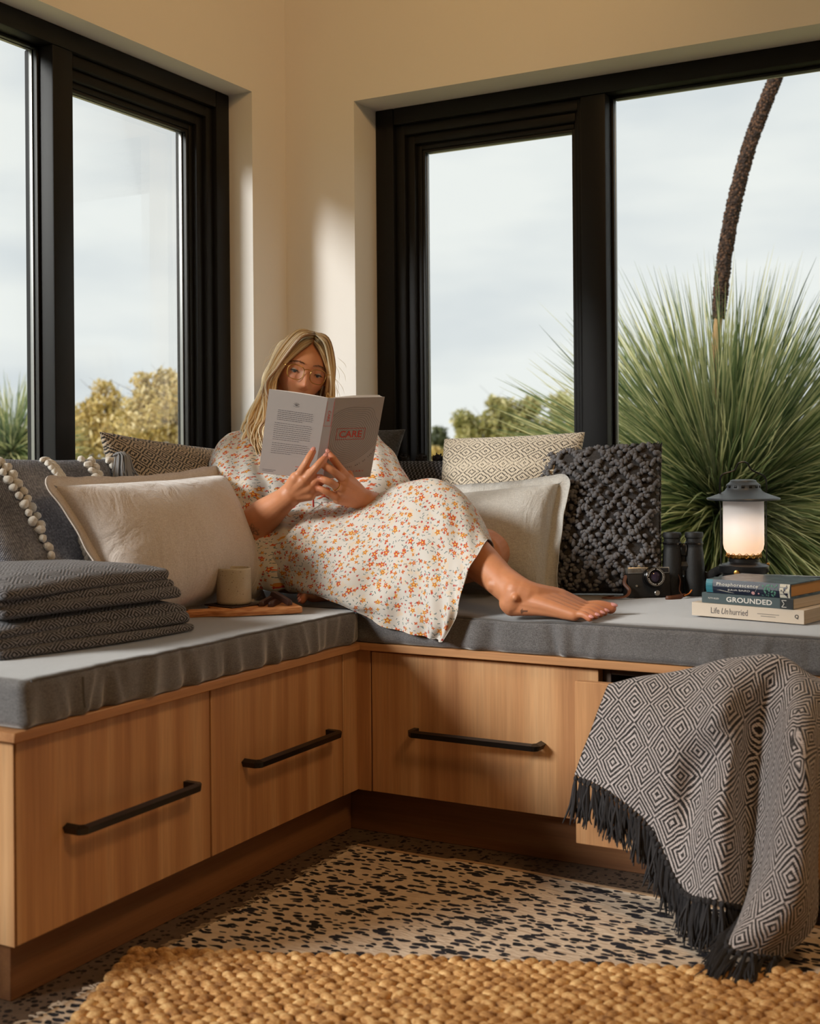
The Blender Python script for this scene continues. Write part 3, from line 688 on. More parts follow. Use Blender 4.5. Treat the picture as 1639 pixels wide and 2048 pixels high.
rug = thing('flecked_rug', 'cream flatwoven rug with navy flecks on the speckled floor', 'rug', (1.2, -1.4, 0))
mb = MB(); sheet(mb, Pr, .006 if gnorm(Pr)[5, 5][2] > 0 else -.006); mb.build('pile', rug_mat(), rug, 'full')
mb = MB(); e = Pr[0]; mb.tube(e + np.array([0, .004, 0]), .0052, 6, True, .55); mb.build('bound_edge', plain('tan_rug_binding', srgb(186, 152, 118), .9, .1, 300, .4), rug)
mb = MB()
for i in range(260):
    t_ = RNG.uniform(.0, .75); q = np.array([R0[0], R0[1] - t_ * RD, .006]); L_ = RNG.uniform(.008, .022); d = np.array([-1, RNG.normal(0, .5), 0])
    mb.tube([q + (.004, 0, 0), q + d * L_ * .5, q + d * L_ + (0, 0, -.003)], .0014, 4)
o = mb.build('frayed_edge', plain('cream_rug_yarn', srgb(190, 170, 148), .95, .15), rug); o['kind'] = 'stuff'
def jute_mat():
    a = Mat('golden_jute', srgb(186, 138, 84), .85); n = a.nt; v = a.coord('Object')
    f = a.noise(v, 55, 1); g = a.noise(a.coord('Object', (160, 520, 300), (0, 0, .39)), 1, 2)
    k = M(n, 'ADD', M(n, 'MULTIPLY', f, .6), M(n, 'MULTIPLY', g, .4))
    a.color(RAMP(n, k, [(.32, srgb(128, 84, 44)), (.5, srgb(196, 146, 88)), (.66, srgb(236, 198, 140))])); a.bump(g, .35, .001); return a.m
jm = jute_mat(); J0 = np.array([.553, -1.270, .005]); JA = np.array([.924, .383, 0]); JB = np.array([.383, -.924, 0])
jute = thing('jute_rug', 'golden braided jute rug overlapping the flecked rug', 'rug', (1.2, -1.35, 0))
mb = MB(); c = [J0, J0 + JA * 1.7, J0 + JA * 1.7 + JB * .62, J0 + JB * .62]
mb.add([p + (0, 0, .009) for p in c] + [p + (0, 0, .013) for p in c], [(0, 3, 2, 1), (4, 5, 6, 7), (0, 1, 5, 4), (1, 2, 6, 5), (2, 3, 7, 6), (3, 0, 4, 7)]); mb.build('backing', plain('jute_backing', srgb(82, 54, 30), .9, .1), jute, False)
pitch, ll = .0330, .0230
Rj = np.stack([JA, JB, (0, 0, 1.0)], 1)
for r_ in range(18):
    mb = MB()
    for k in range(int(1.69 / ll)):
        for sg in (-1, 1):
            ang = sg * .62 + RNG.normal(0, .10); R_ = Rj @ np.array([[math.cos(ang), -math.sin(ang), 0], [math.sin(ang), math.cos(ang), 0], [0, 0, 1]])
            q = J0 + JA * ((k + .5 + .5 * (sg > 0)) * ll + RNG.normal(0, .0008)) + JB * ((r_ + .5) * pitch + sg * .0082) + np.array([0, 0, .016 + RNG.normal(0, .0014)])
            mb.ico(q, 1, 2 if r_ < 13 else 1, (.0150, .0098, .0100), R_)
    mb.build('braid', jm, jute, 'full')
# ------------------------------------------------------------------ lettering
def text2d(s, size=1.0, bold=0.0, shear=0.0, space=1.0):
    cu = bpy.data.curves.new('lettering', 'FONT'); cu.body = s; cu.size = 1; cu.offset = bold; cu.shear = shear; cu.space_character = space; cu.resolution_u = 4
    o = bpy.data.objects.new('lettering', cu); COL.objects.link(o); dg = bpy.context.evaluated_depsgraph_get()
    me = bpy.data.meshes.new_from_object(o.evaluated_get(dg)); V = np.array([v.co[:] for v in me.vertices]); F = [tuple(p.vertices) for p in me.polygons]
    bpy.data.objects.remove(o); bpy.data.curves.remove(cu); bpy.data.meshes.remove(me)
    V = V[:, :2] - (V[:, :2].min(0) + V[:, :2].max(0)) / 2
    return V, F
def put_text(parent, s, mat, fn, cx, cy, width=None, height=None, bold=0.0, shear=0.0, space=1.0, name='lettering', mb=None):
    """fn(a, b) -> room point for print coordinates in metres; text centred at (cx, cy)"""
    V, F = text2d(s, 1, bold, shear, space); e = V.max(0) - V.min(0)
    k = (width / e[0]) if width else height / e[1]; ky = (height / e[1]) if height else k
    P = np.array([fn(cx + v[0] * k, cy + v[1] * ky) for v in V])
    own = mb is None; mb = mb or MB(); mb.add(P, F)
    return mb.build(name, mat, parent, False) if own else None
INK = {k: plain('ink_' + k, c, .7) for k, c in dict(white=srgb(236, 234, 228), red=srgb(196, 66, 52), grey=srgb(104, 98, 100), dark=srgb(54, 50, 50), teal=srgb(58, 150, 168), green=srgb(96, 150, 132), pink=srgb(226, 172, 172), pale=srgb(226, 222, 206)).items()}

# ------------------------------------------------------------------ board, cup, coaster, chocolate
A_ = at_z(432, 1235.5, .4845); B_ = at_z(607, 1226.5, .4845); ax = (B_ - A_); Lb = np.linalg.norm(ax); ax /= Lb; ay = np.array([-ax[1], ax[0], 0])
wood_b = Mat('warm_board_wood', srgb(196, 126, 74), .5); _f = wood_b.noise(wood_b.coord('Object', (9, 9, 90), (0, 0, -.86)), 3, 4)
wood_b.color(RAMP(wood_b.nt, _f, [(.35, srgb(168, 98, 52)), (.5, srgb(206, 138, 86)), (.66, srgb(224, 164, 112))]))
def extr(poly, z0, z1, bev=.002):
    bm = bmesh.new(); vs = [bm.verts.new((p[0], p[1], z0)) for p in poly]; f = bm.faces.new(vs)
    r = bmesh.ops.extrude_face_region(bm, geom=[f]); bmesh.ops.translate(bm, vec=(0, 0, z1 - z0), verts=[g for g in r['geom'] if isinstance(g, bmesh.types.BMVert)])
    bmesh.ops.recalc_face_normals(bm, faces=bm.faces); es = [e for e in bm.edges if abs(e.verts[0].co.z - e.verts[1].co.z) < 1e-6]
    if bev: bmesh.ops.bevel(bm, geom=es, offset=bev, segments=2, affect='EDGES', profile=.5)
    return bm
def arc(cx, cy, r, a0, a1, n=6): return [(cx + r * math.cos(a), cy + r * math.sin(a)) for a in np.radians(np.linspace(a0, a1, n))]
wd = .105; hl = .072; hy0, hy1 = .018, .052
poly = arc(Lb - .012, .012, .012, -90, 0) + arc(Lb - .012, wd - .012, .012, 0, 90) + arc(.02, wd - .02, .02, 90, 180) + [(0, hy1 + .006), (-.006, hy1)] + arc(-hl + .008, hy1 - .008, .008, 90, 180) + arc(-hl + .008, hy0 + .008, .008, 180, 270) + [(-.008, hy0), (.002, hy0 - .006), (.012, .004), (.022, 0)]
board = thing('chopping_board', 'wooden paddle board with a short handle on the left seat cushion, under the cup', 'board', A_)
to_room = Matrix(((ax[0], ay[0], 0, A_[0]), (ax[1], ay[1], 0, A_[1]), (0, 0, 1, 0), (0, 0, 0, 1)))
MB().bm(extr(poly, .4845, .4975), to_room).build('board_body', wood_b.m, board)
ringm = MB(); th = np.linspace(0, 2 * PI, 20); hc = A_ + ax * (-hl + .017) + ay * (hy0 + hy1) / 2
ringm.tube(np.stack([hc[0] + .0055 * np.cos(th), hc[1] + .0055 * np.sin(th), 0 * th + .4977], 1), .0012, 5, False).build('hanging_hole', MT['dark_gap'], board, label='dark rimmed hanging hole')
ZB = .4978
cupc = at_z(468, 1207, ZB + .003)
co = thing('coaster', 'square dark leather coaster under the speckled cup', 'coaster', (cupc[0], cupc[1], ZB))
cm = Matrix(((ax[0], ay[0], 0, cupc[0]), (ax[1], ay[1], 0, cupc[1]), (0, 0, 1, 0), (0, 0, 0, 1))) @ Matrix.Rotation(.5, 4, 'Z')
MB().bm(extr([(-.043, -.043), (.043, -.043), (.043, .043), (-.043, .043)], ZB, ZB + .0025, .0006), cm).build('leather_square', plain('dark_leather', srgb(52, 34, 30), .55, .1, 500, .3), co)
def stoneware():
    a = Mat('speckled_stoneware', srgb(196, 182, 158), .45); v = a.coord('Object'); vo = a.voro(v, 420); f = a.noise(v, 28, 4); sp = M(a.nt, 'LESS_THAN', vo.outputs['Distance'], .22)
    big = a.voro(a.coord('Object', (1, 1, 1.1)), 150); r = nd(a.nt, 'SeparateColor', {0: big.outputs['Color']}); sp2 = M(a.nt, 'MULTIPLY', M(a.nt, 'LESS_THAN', big.outputs['Distance'], .2), M(a.nt, 'GREATER_THAN', r.outputs[0], .45))
    base = MIX(a.nt, f, srgb(172, 156, 130), srgb(206, 196, 176)); a.color(MIX(a.nt, M(a.nt, 'MAXIMUM', M(a.nt, 'MULTIPLY', sp, .45), M(a.nt, 'MULTIPLY', sp2, .6)), base, srgb(112, 88, 62))); a.bump(f, .15, .001); return a.m
cup = thing('cup', 'handleless speckled stoneware cup on the dark leather coaster', 'cup', (cupc[0], cupc[1], ZB + .0026))
c0 = (cupc[0], cupc[1], ZB + .0026)
MB().lathe([(.0, 0), (.031, 0), (.0345, .0025), (.0355, .007), (.0352, .04), (.0348, .070), (.0342, .0735), (.0328, .0742), (.0318, .073), (.0315, .04), (.031, .012), (.0, .009)], c0, 56).build('cup_body', stoneware(), cup, 'full')
MB().lathe([(.0, .056), (.0312, .056), (.0312, .0545), (0, .0545)], c0, 40).build('drink', plain('dark_tea', srgb(62, 38, 22), .15), cup, label='dark tea near the rim')
choc = plain('milk_chocolate', srgb(66, 36, 28), .42, .12)
def chocolate(label, pts, w=.0135, h=.011, up=(0, 0, 1)):
    p, q = [np.array(x, float) for x in pts]; d = q - p; Lc = np.linalg.norm(d); d /= Lc; s = np.cross(up, d); s /= np.linalg.norm(s); u_ = np.cross(d, s)
    bm = bmesh.new(); prof = [(-w / 2, 0), (w / 2, 0), (w * .33, h), (-w * .33, h)]; rows = []
    for t_, k in ((0, 1), (.008, 1.0), (Lc - .008, 1.0), (Lc, 1)):
        rows.append([bm.verts.new(tuple(p + d * t_ + s * a * k + u_ * b * (.8 if t_ in (0, Lc) else 1))) for a, b in prof])
    for r0, r1 in zip(rows[:-1], rows[1:]):
        for i in range(4): bm.faces.new((r0[i], r0[(i + 1) % 4], r1[(i + 1) % 4], r1[i]))
    bm.faces.new(rows[0][::-1]); bm.faces.new(rows[-1]); bmesh.ops.recalc_face_normals(bm, faces=bm.faces); bmesh.ops.bevel(bm, geom=bm.edges[:], offset=.0011, segments=1, affect='EDGES')
    tag(MB().bm(bm).build('chocolate_finger', choc, None, base=p), label, 'chocolate', 'chocolate pieces on the board')
c1, c2 = at_z(522, 1213, ZB), at_z(549, 1198, ZB); chocolate('chocolate finger lying at the left of the three beside the cup', (c1, c2))
c1, c2 = at_z(541, 1214, ZB), at_z(566, 1201, ZB); chocolate('chocolate finger in the middle of the three, under the propped one', (c1, c2))
c1, c2 = at_z(580, 1211, ZB + .001), at(544, 1191, np.dot(at_z(552, 1206, ZB) - CAM, FW)); chocolate('chocolate finger propped up on the other two pieces', (c1, c2), .0125, .0115)

# ------------------------------------------------------------------ stacked books on the right cushion
def lying_book(label, pl, pr, z, t, depth, cover_m, page_m, hard=False, group='books in the stack'):
    A = at_z(*pl, z); B = at_z(*pr, z); e = B - A; L_ = np.linalg.norm(e); e /= L_; n_ = np.array([-e[1], e[0], 0]); 
    tf = lambda a, o, zz: A + e * a + n_ * o + np.array([0, 0, zz])
    Mx = Matrix(((e[0], n_[0], 0, A[0]), (e[1], n_[1], 0, A[1]), (0, 0, 1, z), (0, 0, 0, 1)))
    root = thing('book', label, 'book', A, group); ct = .0022 if hard else .0006
    bm = bmesh.new()
    k = 5 if hard else 1
    bulge = [(-.0035 * math.sin(PI * i / k) if hard else 0, t * i / k) for i in range(k + 1)]
    prof = bulge + [(depth, t), (depth, t - ct), (ct + .001, t - ct), (ct + .001, ct), (depth, ct), (depth, 0)]
    fr = [[bm.verts.new((a, p[0], p[1])) for p in prof] for a in (0, L_)]
    for i in range(len(prof)): j = (i + 1) % len(prof); bm.faces.new((fr[0][i], fr[0][j], fr[1][j], fr[1][i]))
    for f_ in fr:
        q = len(prof); bm.faces.new([f_[i] for i in list(range(0, k + 1)) + [k + 3, k + 4]]); bm.faces.new((f_[k], f_[k + 1], f_[k + 2], f_[k + 3])); bm.faces.new((f_[k + 4], f_[k + 5], f_[k + 6], f_[0]))
    bmesh.ops.recalc_face_normals(bm, faces=bm.faces)
    cov = MB().bm(bm, Mx).build('cover', cover_m, root)
    ins = .003 if hard else .0; mb = MB(); mb.box((ins, .004, ct), (L_ - ins, depth - ins - .001, t - ct), .0004); V = np.concatenate(mb.v)
    mb.v = [np.array([tf(*v) + np.array([0, 0, z - A[2]]) for v in V])]; mb.build('page_block', page_m, root)
    fn = lambda a, b: tf(a, -.0005 - (.0035 * math.sin(PI * np.clip(b / t, 0, 1)) if hard else 0), b)
    return root, cov, fn, L_, t, tf
pages = Mat('paper_edges', srgb(206, 188, 162), .8); pages.color(MIX(pages.nt, pages.noise(pages.coord('Object', (1, 1, 900)), 1, 2), srgb(170, 148, 120), srgb(214, 198, 174)))
pg2 = plain('warm_page_edges', srgb(206, 146, 74), .8, .08)
zb = SEATZ + .0016
b1, cov, fn, L_, t, _ = lying_book('cream paperback with a grey serif-style title, bottom of the book stack', (1383, 1230), (1607, 1249), zb, .0255, .155, plain('cream_cover', srgb(226, 212, 194), .55, .02), pages.m)
put_text(cov, 'Life', INK['grey'], fn, L_ * .219, t * .50, width=L_ * .078, height=.0115); put_text(cov, 'Un', INK['grey'], fn, L_ * .308, t * .50, width=L_ * .062, height=.0115, shear=.28); put_text(cov, 'hurried', INK['grey'], fn, L_ * .433, t * .50, width=L_ * .163, height=.0115)
mb = MB()
for row, (a0_, a1_) in enumerate(((.60, .79), (.63, .76))):
    for x in np.arange(a0_, a1_, .012): q = [fn(L_ * x, t * (.50 - .16 * row)), fn(L_ * (x + .009), t * (.50 - .16 * row)), fn(L_ * (x + .009), t * (.54 - .16 * row)), fn(L_ * x, t * (.54 - .16 * row))]; mb.add(q, [(0, 1, 2, 3)])
mb.build('small_print', INK['grey'], cov, False)
put_text(cov, 'Q', INK['dark'], fn, L_ * .94, t * .50, height=.0085, bold=.03)
z2 = zb + .0259
b2, cov, fn, L_, t, _ = lying_book('slate green paperback with a bold white title, middle of the book stack', (1403, 1204.5), (1585, 1219.5), z2, .0195, .150, plain('slate_cover', srgb(76, 92, 96), .5, .03), pages.m)
put_text(cov, 'GROUNDED', INK['white'], fn, L_ * .53, t * .5, width=L_ * .50, height=.0098, bold=.022, space=1.05); put_text(cov, 'RUTH ALLEN', INK['white'], fn, L_ * .135, t * .5, width=L_ * .12, height=.0032)
mb = MB(); P = [fn(a, b) for a, b in ((L_ * .865, .0004), (L_ * .998, .0004), (L_ * .998, t - .0004), (L_ * .865, t - .0004))]; mb.add(P, [(0, 1, 2, 3)]); mb.build('publisher_patch', plain('black_patch', srgb(30, 34, 36), .5), cov, False)
f2 = lambda a, b: fn(a, b) + (fn(0, 0) - _(0, .001, 0)) * .5
mb = MB()
for p0, p1 in (((.885, .18), (.935, .18)), ((.885, .18), (.912, .5)), ((.912, .5), (.885, .82)), ((.885, .82), (.935, .82))):
    a = np.array([L_ * p0[0], t * p0[1]]); b = np.array([L_ * p1[0], t * p1[1]]); d = (b - a) / np.linalg.norm(b - a); s = np.array([-d[1], d[0]]) * .0005
    mb.add([f2(*(a - s)), f2(*(b - s)), f2(*(b + s)), f2(*(a + s))], [(0, 1, 2, 3)])
mb.build('publisher_mark', INK['white'], cov, False)
z3 = z2 + .0199
def phos_cover():
    a = Mat('deep_blue_cover', srgb(40, 54, 74), .3); f = a.noise(a.coord('Object'), 60, 3); a.color(RAMP(a.nt, f, [(.35, srgb(36, 50, 70)), (.55, srgb(72, 92, 108)), (.7, srgb(110, 134, 138))])); return a.m
b3, cov, fn, L_, t, tf3 = lying_book('dark blue hardback with teal stripes and coral drawings, top of the book stack', (1412.5, 1184.5), (1580, 1197), z3, .0265, .145, phos_cover(), pg2, True)
sp = lambda a, b: fn(a, b) + (fn(0, 0) - tf3(0, .002, 0)) * .25
mb = MB(); mb.add([fn(L_ * .09 + (L_ * .89) * i / 12, t * b) for i in range(13) for b in (.02, .25, .5, .75, .98)], [(i * 5 + j, (i + 1) * 5 + j, (i + 1) * 5 + j + 1, i * 5 + j + 1) for i in range(12) for j in range(4)]); mb.build('spine_print', plain('navy_spine', srgb(34, 42, 62), .35), cov, False)
mb = MB()
for k in range(9): b = .06 + k * .105; mb.add([sp(L_ * .004, t * b), sp(L_ * .082, t * b), sp(L_ * .088, t * (b + .07)), sp(L_ * .004, t * (b + .07))], [(0, 1, 2, 3)])
mb.build('teal_stripes', INK['teal'], cov, False)
put_text(cov, 'Phosphorescence', INK['white'], sp, L_ * .385, t * .66, width=L_ * .50, height=.0078, bold=.008, space=1.1); put_text(cov, 'JULIA BAIRD', INK['white'], sp, L_ * .405, t * .30, width=L_ * .27, height=.0044, bold=.004)
mb = MB(); r = np.random.default_rng(5)
for k in range(46):
    a, b = L_ * (.68 + .18 * r.random()), t * r.uniform(.08, .86); rr = r.uniform(.0008, .0021)
    mb.add([sp(a + rr * math.cos(q), b + rr * math.sin(q)) for q in np.linspace(0, 2 * PI, 9)[:-1]], [tuple(range(8))])
mb.build('green_coral', INK['green'], cov, False)
mb = MB()
for (a, b, rr) in ((.575, .2, .0036), (.64, .19, .0017)):
    mb.add([sp(L_ * a + rr * math.cos(q) * (1 + .15 * math.cos(7 * q)), t * b + rr * math.sin(q) * .9) for q in np.linspace(0, 2 * PI, 17)[:-1]], [tuple(range(16))])
mb.build('pink_shells', INK['pink'], cov, False)
mb = MB()
for k in range(5):
    a0_, b0_ = L_ * (.13 + .03 * k), t * (.24 - .03 * k); mb.add([sp(a0_, b0_), sp(a0_ + L_ * .05, b0_ + .0009), sp(a0_ + L_ * .1, b0_ - .0012), sp(a0_ + L_ * .05, b0_ + .0002)], [(0, 1, 2, 3)])
for k in range(4): mb.add([sp(L_ * .60 + .002 * k, t * .3 + .0035 * k), sp(L_ * .60 + .0025 * k + .002, t * .3 + .0035 * k + .0035), sp(L_ * .60 + .0025 * k + .0023, t * .3 + .0035 * k + .0033), sp(L_ * .60 + .002 * k + .0004, t * .3 + .0035 * k)], [(0, 1, 2, 3)])
mb.add([sp(L_ * (.885 + .115 * i / 4), t * b) for i in range(5) for b in (.02, .5, .98)], [(i * 3 + j, (i + 1) * 3 + j, (i + 1) * 3 + j + 1, i * 3 + j + 1) for i in range(4) for j in range(2)])
o = mb.build('pale_drawings', INK['pale'], cov, False); o['kind'] = 'stuff'
sp2 = lambda a, b: sp(a, b) + (fn(0, 0) - tf3(0, .002, 0)) * .2
mb = MB(); 
for k in range(14):
    a, b = L_ * r.uniform(.905, .985), t * r.uniform(.1, .9); rr = r.uniform(.001, .0022)
    mb.add([sp2(a + rr * math.cos(q) * .7, b + rr * math.sin(q) * 1.2) for q in np.linspace(0, 2 * PI, 9)[:-1]], [tuple(range(8))])
mb.build('dark_spots', plain('navy_spots', srgb(34, 40, 66), .4), cov, False)

# ------------------------------------------------------------------ lantern
Lc = at_y(1487, 1171, -.060); LZ = Lc[2]; Lc[2] = SEATZ + .0006
px = np.dot(Lc - CAM, FW) / FPX                                     # metres per pixel at the lantern
YB = 1171 + (LZ - Lc[2]) / px                                       # pixel row of the seat under it
zl = lambda y: (YB - y) * px
black = plain('black_enamel', srgb(26, 27, 29), .32, .05); brim = plain('charcoal_enamel_sky_tint', srgb(72, 78, 84), .42, .04); brass = plain('brass', srgb(190, 146, 78), .3, Metallic=1.0)  # hood enamel is lighter grey-blue, sky reflection put into its colour
lan = thing('lantern', 'black storm lantern with a frosted glass chimney, lit, behind the book stack', 'lantern', Lc)
pf = lambda prof: [(r_ * px, zl(y)) for r_, y in prof]
MB().lathe([(0, 0)] + pf([(55, YB), (58, YB - 2), (58, YB - 9), (53, 1160), (49, 1153), (44, 1150), (40, 1147), (47, 1144), (49, 1140), (49, 1131), (46, 1128), (34, 1126), (31, 1123), (31, 1117), (28, 1115), (0, 1115)]), Lc, 48).build('base', black, lan)
MB().lathe(pf([(29, 1116), (33, 1113), (33.5, 1108), (32.5, 1108), (30, 1112), (29, 1116)]), Lc, 40).build('gallery_ring', brass, lan, label='brass burner gallery')
mb = MB()
for k in range(16):
    a = k * PI / 8; q = Lc + np.array([math.cos(a) * 34.0 * px, math.sin(a) * 34.0 * px, zl(1110)]); t_ = np.linspace(0, 2 * PI, 10)
    tn = np.array([-math.sin(a), math.cos(a), 0]); mb.tube([q + tn * 4 * px * math.cos(s) + np.array([0, 0, 4.5 * px * math.sin(s)]) for s in t_], .0008, 4, False)
mb.build('gallery_loops', brass, lan, label='ring of small brass loops')
def frosted():
    a = Mat('frosted_glass'); n = a.nt; n.nodes.remove(a.b); d = nd(n, 'BsdfDiffuse', {'Color': (.95, .93, .93, 1)}); t_ = nd(n, 'BsdfTranslucent', {'Color': (.98, .96, .95, 1)}); g = nd(n, 'BsdfGlossy', {'Roughness': .5})
    m1 = nd(n, 'MixShader', {0: .62, 1: d.outputs[0], 2: t_.outputs[0]}); m2 = nd(n, 'MixShader', {0: .05, 1: m1.outputs[0], 2: g.outputs[0]}); n.links.new(m2.outputs[0], a.out.inputs[0]); return a.m
MB().lathe(pf([(28, 1112), (33, 1105), (38, 1098), (40, 1088), (40, 1000), (38.5, 1000), (38.5, 1088), (36.5, 1097), (31.5, 1104.5), (27, 1111)]), Lc, 48).build('glass_chimney', frosted(), lan, 'full')
MB().lathe(pf([(38, 1002), (70, 1000), (72, 998), (71, 995.5), (58, 991), (44, 986), (36, 981), (33, 976), (33, 969), (29, 966), (26, 963.5), (25, 960.5), (20, 959), (0, 958.5)]), Lc, 56).build('hood', brim, lan)
mb = MB()
for k in range(14):
    a = k * 2 * PI / 14; tn = np.array([-math.sin(a), math.cos(a), 0]); q = Lc + np.array([math.cos(a) * 33.2 * px, math.sin(a) * 33.2 * px, zl(973)])
    mb.tube([q - tn * 3 * px, q + tn * 3 * px], 2.6 * px, 8, True, .35, up=(math.cos(a), math.sin(a), 0))
mb.build('vent_slot', MT['gasket'], lan, label='dark oval vent slots')
RT3 = np.array([RT[0], RT[1], 0])
for sg in (-1, 1):
    MB().tube([Lc + RT3 * sg * 45.5 * px + np.array([0, 0, zl(y)]) for y in (1128, 1060, 999)], .0015, 6).build('side_wire', black, lan)
hp = [(-46, 996), (-46.5, 975), (-46, 960), (-43, 951), (-36, 946.5), (-25, 943.5), (-17, 940), (-13, 934), (-9, 927), (0, 924), (9, 927), (13, 934), (17, 940), (25, 944.5), (36, 949), (43, 954), (46, 962), (46.5, 976), (46, 990), (50, 993)]
MB().tube(crom([Lc + RT3 * a * px + np.array([0, 0, zl(b)]) for a, b in hp], 90), .0019, 7).build('carry_handle', black, lan)
kb = Lc - FW * 48 * px + RT3 * (-25) * px * 0; mb = MB(); d = (-FW * .87 - RT3 * .5); kq = Lc + d * 46 * px + np.array([0, 0, zl(1142)]); mb.tube([kq, kq + d * .008, kq + d * .0085], [5.6 * px, 5.6 * px, 4.6 * px], 20); mb.build('wick_knob', brass, lan, label='round brass wick knob')
kq = Lc + RT3 * 46 * px - FW * 10 * px + np.array([0, 0, zl(1128)]); mb = MB(); mb.ico(kq, .004, 2); mb.build('brass_stud', brass, lan)
fl = Mat('candle_flame'); fl.nt.nodes.remove(fl.b); em = nd(fl.nt, 'Emission', {'Color': (1, .50, .14, 1), 'Strength': 40}); fl.nt.links.new(em.outputs[0], fl.out.inputs[0])
MB().lathe([(0, zl(1107)), (.0042, zl(1103)), (.0052, zl(1099)), (.003, zl(1092)), (0, zl(1086))], Lc, 16).build('flame', fl.m, lan, 'full')

light('chimney_fill', 'POINT', tuple(Lc + np.array([0, 0, zl(1045)])), (0, 0, -1), .10, (1, .90, .82), shadow_soft_size=.02)  # added fill inside the chimney, brightens the frosted glass

# ------------------------------------------------------------------ binoculars
bx0 = at_y(1388, 1180, -.035); BZ = bx0[2] - SEATZ; bx0[2] = SEATZ + .0006; pb = np.dot(bx0 - CAM, FW) / FPX; zbn = lambda y: (1180 - y) * pb + (BZ if y < 1179 else 0)
rub = plain('black_rubber_armour', srgb(20, 21, 22), .55, .1, 700, .5); blk2 = plain('black_gloss', srgb(14, 14, 15), .2)
bino = thing('binoculars', 'black binoculars standing upright between the loop pillow and the lantern', 'binoculars', bx0)
for k, (dx, dy) in enumerate(((0, 0), (-44, .0))):
    c = bx0 + RT3 * dx * pb + FW * dy + np.array([0, 0, 0])
    MB().lathe([(0, 0)] + [(r_ * pb, zbn(y)) for r_, y in ((17, 1180), (20, 1178), (20.5, 1165), (20, 1130), (18.5, 1108), (17, 1096), (16.6, 1092), (17.5, 1090), (17.5, 1084), (16, 1083), (16, 1077), (18, 1075), (18.5, 1068), (17, 1065), (13, 1064.5), (12, 1068), (0, 1070))], c, 36).build('barrel', rub, bino)
    MB().lathe([(r_ * pb, zbn(y)) for r_, y in ((17.6, 1089), (18.4, 1088.5), (18.4, 1085.5), (17.6, 1085))], c, 36).build('eyecup_ring', blk2, bino)
hc = bx0 + RT3 * -22 * pb
mb = MB(); mb.lathe([(0, zbn(1150))] + [(r_ * pb, zbn(y)) for r_, y in ((9, 1150), (9, 1112), (12, 1110), (12, 1090), (10, 1087), (0, 1087))], hc, 28); mb.build('focus_wheel', blk2, bino)
mb = MB()
for y0, y1 in ((1145, 1118), (1100, 1092)): mb.tube([bx0 + RT3 * s * pb + np.array([0, 0, zbn((y0 + y1) / 2)]) for s in (-40, -22, -4)], abs(y0 - y1) * .5 * pb, 8, True, .9)
mb.build('bridge', rub, bino)
P = crom([bx0 + RT3 * 17 * pb + np.array([0, 0, zbn(1150)]), bx0 + RT3 * 30 * pb + np.array([0, -.01, zbn(1152)]), bx0 + RT3 * 44 * pb + np.array([0, -.012, zbn(1143)]), bx0 + RT3 * 58 * pb + np.array([0, -.0, zbn(1140)]), bx0 + RT3 * 62 * pb + np.array([0, .03, zbn(1160)]), bx0 + RT3 * 30 * pb + np.array([0, .05, zbn(1176)])], 40)
MB().tube(P, .0085, 8, True, .22, up=(0, 1, .2)).build('neck_strap', plain('black_webbing', srgb(30, 30, 31), .8, .1, 900, .4), bino)

# ------------------------------------------------------------------ old film camera with a leather strap
kc = at_y(1300, 1191, -.115); kc[2] = SEATZ + .0008; pk = np.dot(kc - CAM, FW) / FPX
yaw = .16; ex = np.array([math.cos(TH + yaw), math.sin(TH + yaw), 0]); ey_ = np.array([-ex[1], ex[0], 0]); tl = -.12
ez = np.array([0, 0, math.cos(tl)]) + ey_ * -math.sin(tl); ey2 = np.cross(ez, ex)
cf = lambda a, o, z: kc + ex * a * pk + ey2 * o * pk + ez * z * pk
def cbox(lo, hi, b=.0015, seg=2):
    mb = MB(); mb.box(np.array(lo, float), np.array(hi, float), b / pk, seg); V = np.concatenate(mb.v); mb.v = [np.array([cf(*v) for v in V])]; return mb
kam = thing('film_camera', 'old black and silver film camera with a brown leather strap, before the loop pillow', 'camera', kc)
leat = plain('black_leatherette', srgb(24, 23, 23), .5, .15, 900, .7); silv = plain('satin_chrome', srgb(178, 176, 172), .3, .04, Metallic=.85)
cbox((-45, 0, 1), (43, 34, 48)).build('body', leat, kam)
cbox((-45, -1, 48.3), (43, 34, 61)).build('top_plate', silv, kam, label='silver top plate')
mb = MB()
for k in range(15): mb.v.append(np.concatenate(cbox((-40 + k * 2.9, -2.2, 50), (-38.7 + k * 2.9, -.5, 59), .0001, 1).v)); mb.uvs.append(np.zeros((len(mb.v[-1]), 2))); t_ = cbox((0, 0, 0), (1, 1, 1), .0001, 1); mb.f += [tuple(i + mb.n for i in f) for f in t_.f]; mb.n += len(mb.v[-1])
mb.build('meter_grille', plain('ribbed_grey', srgb(120, 118, 116), .35, Metallic=.5), kam)
cbox((20, -2, 50.5), (40, -.5, 58.5), .0004).build('viewfinder_window', plain('dark_window', srgb(40, 42, 46), .1), kam, label='dark viewfinder window')
def lathe_dir(prof, o_, n=36):
    V = []; mb = MB(); mb.lathe(prof, (0, 0, 0), n); V = np.concatenate(mb.v); mb.v = [np.array([cf(o_[0] + v[0], o_[1] - v[2], o_[2] + v[1]) for v in V])]; mb.f = [f[::-1] for f in mb.f]; return mb
lx = (6, 0, 41)
lathe_dir([(21, 0), (21, 4), (19.5, 5), (19.5, 12), (20, 13), (20, 19), (18.5, 20.5), (13, 20.5), (11, 17), (0, 16)], lx).build('lens_barrel', blk2, kam)
lathe_dir([(18.3, 20.6), (18.3, 21.2), (17.2, 21.2), (17.2, 20.6)], lx).build('lens_ring', silv, kam)
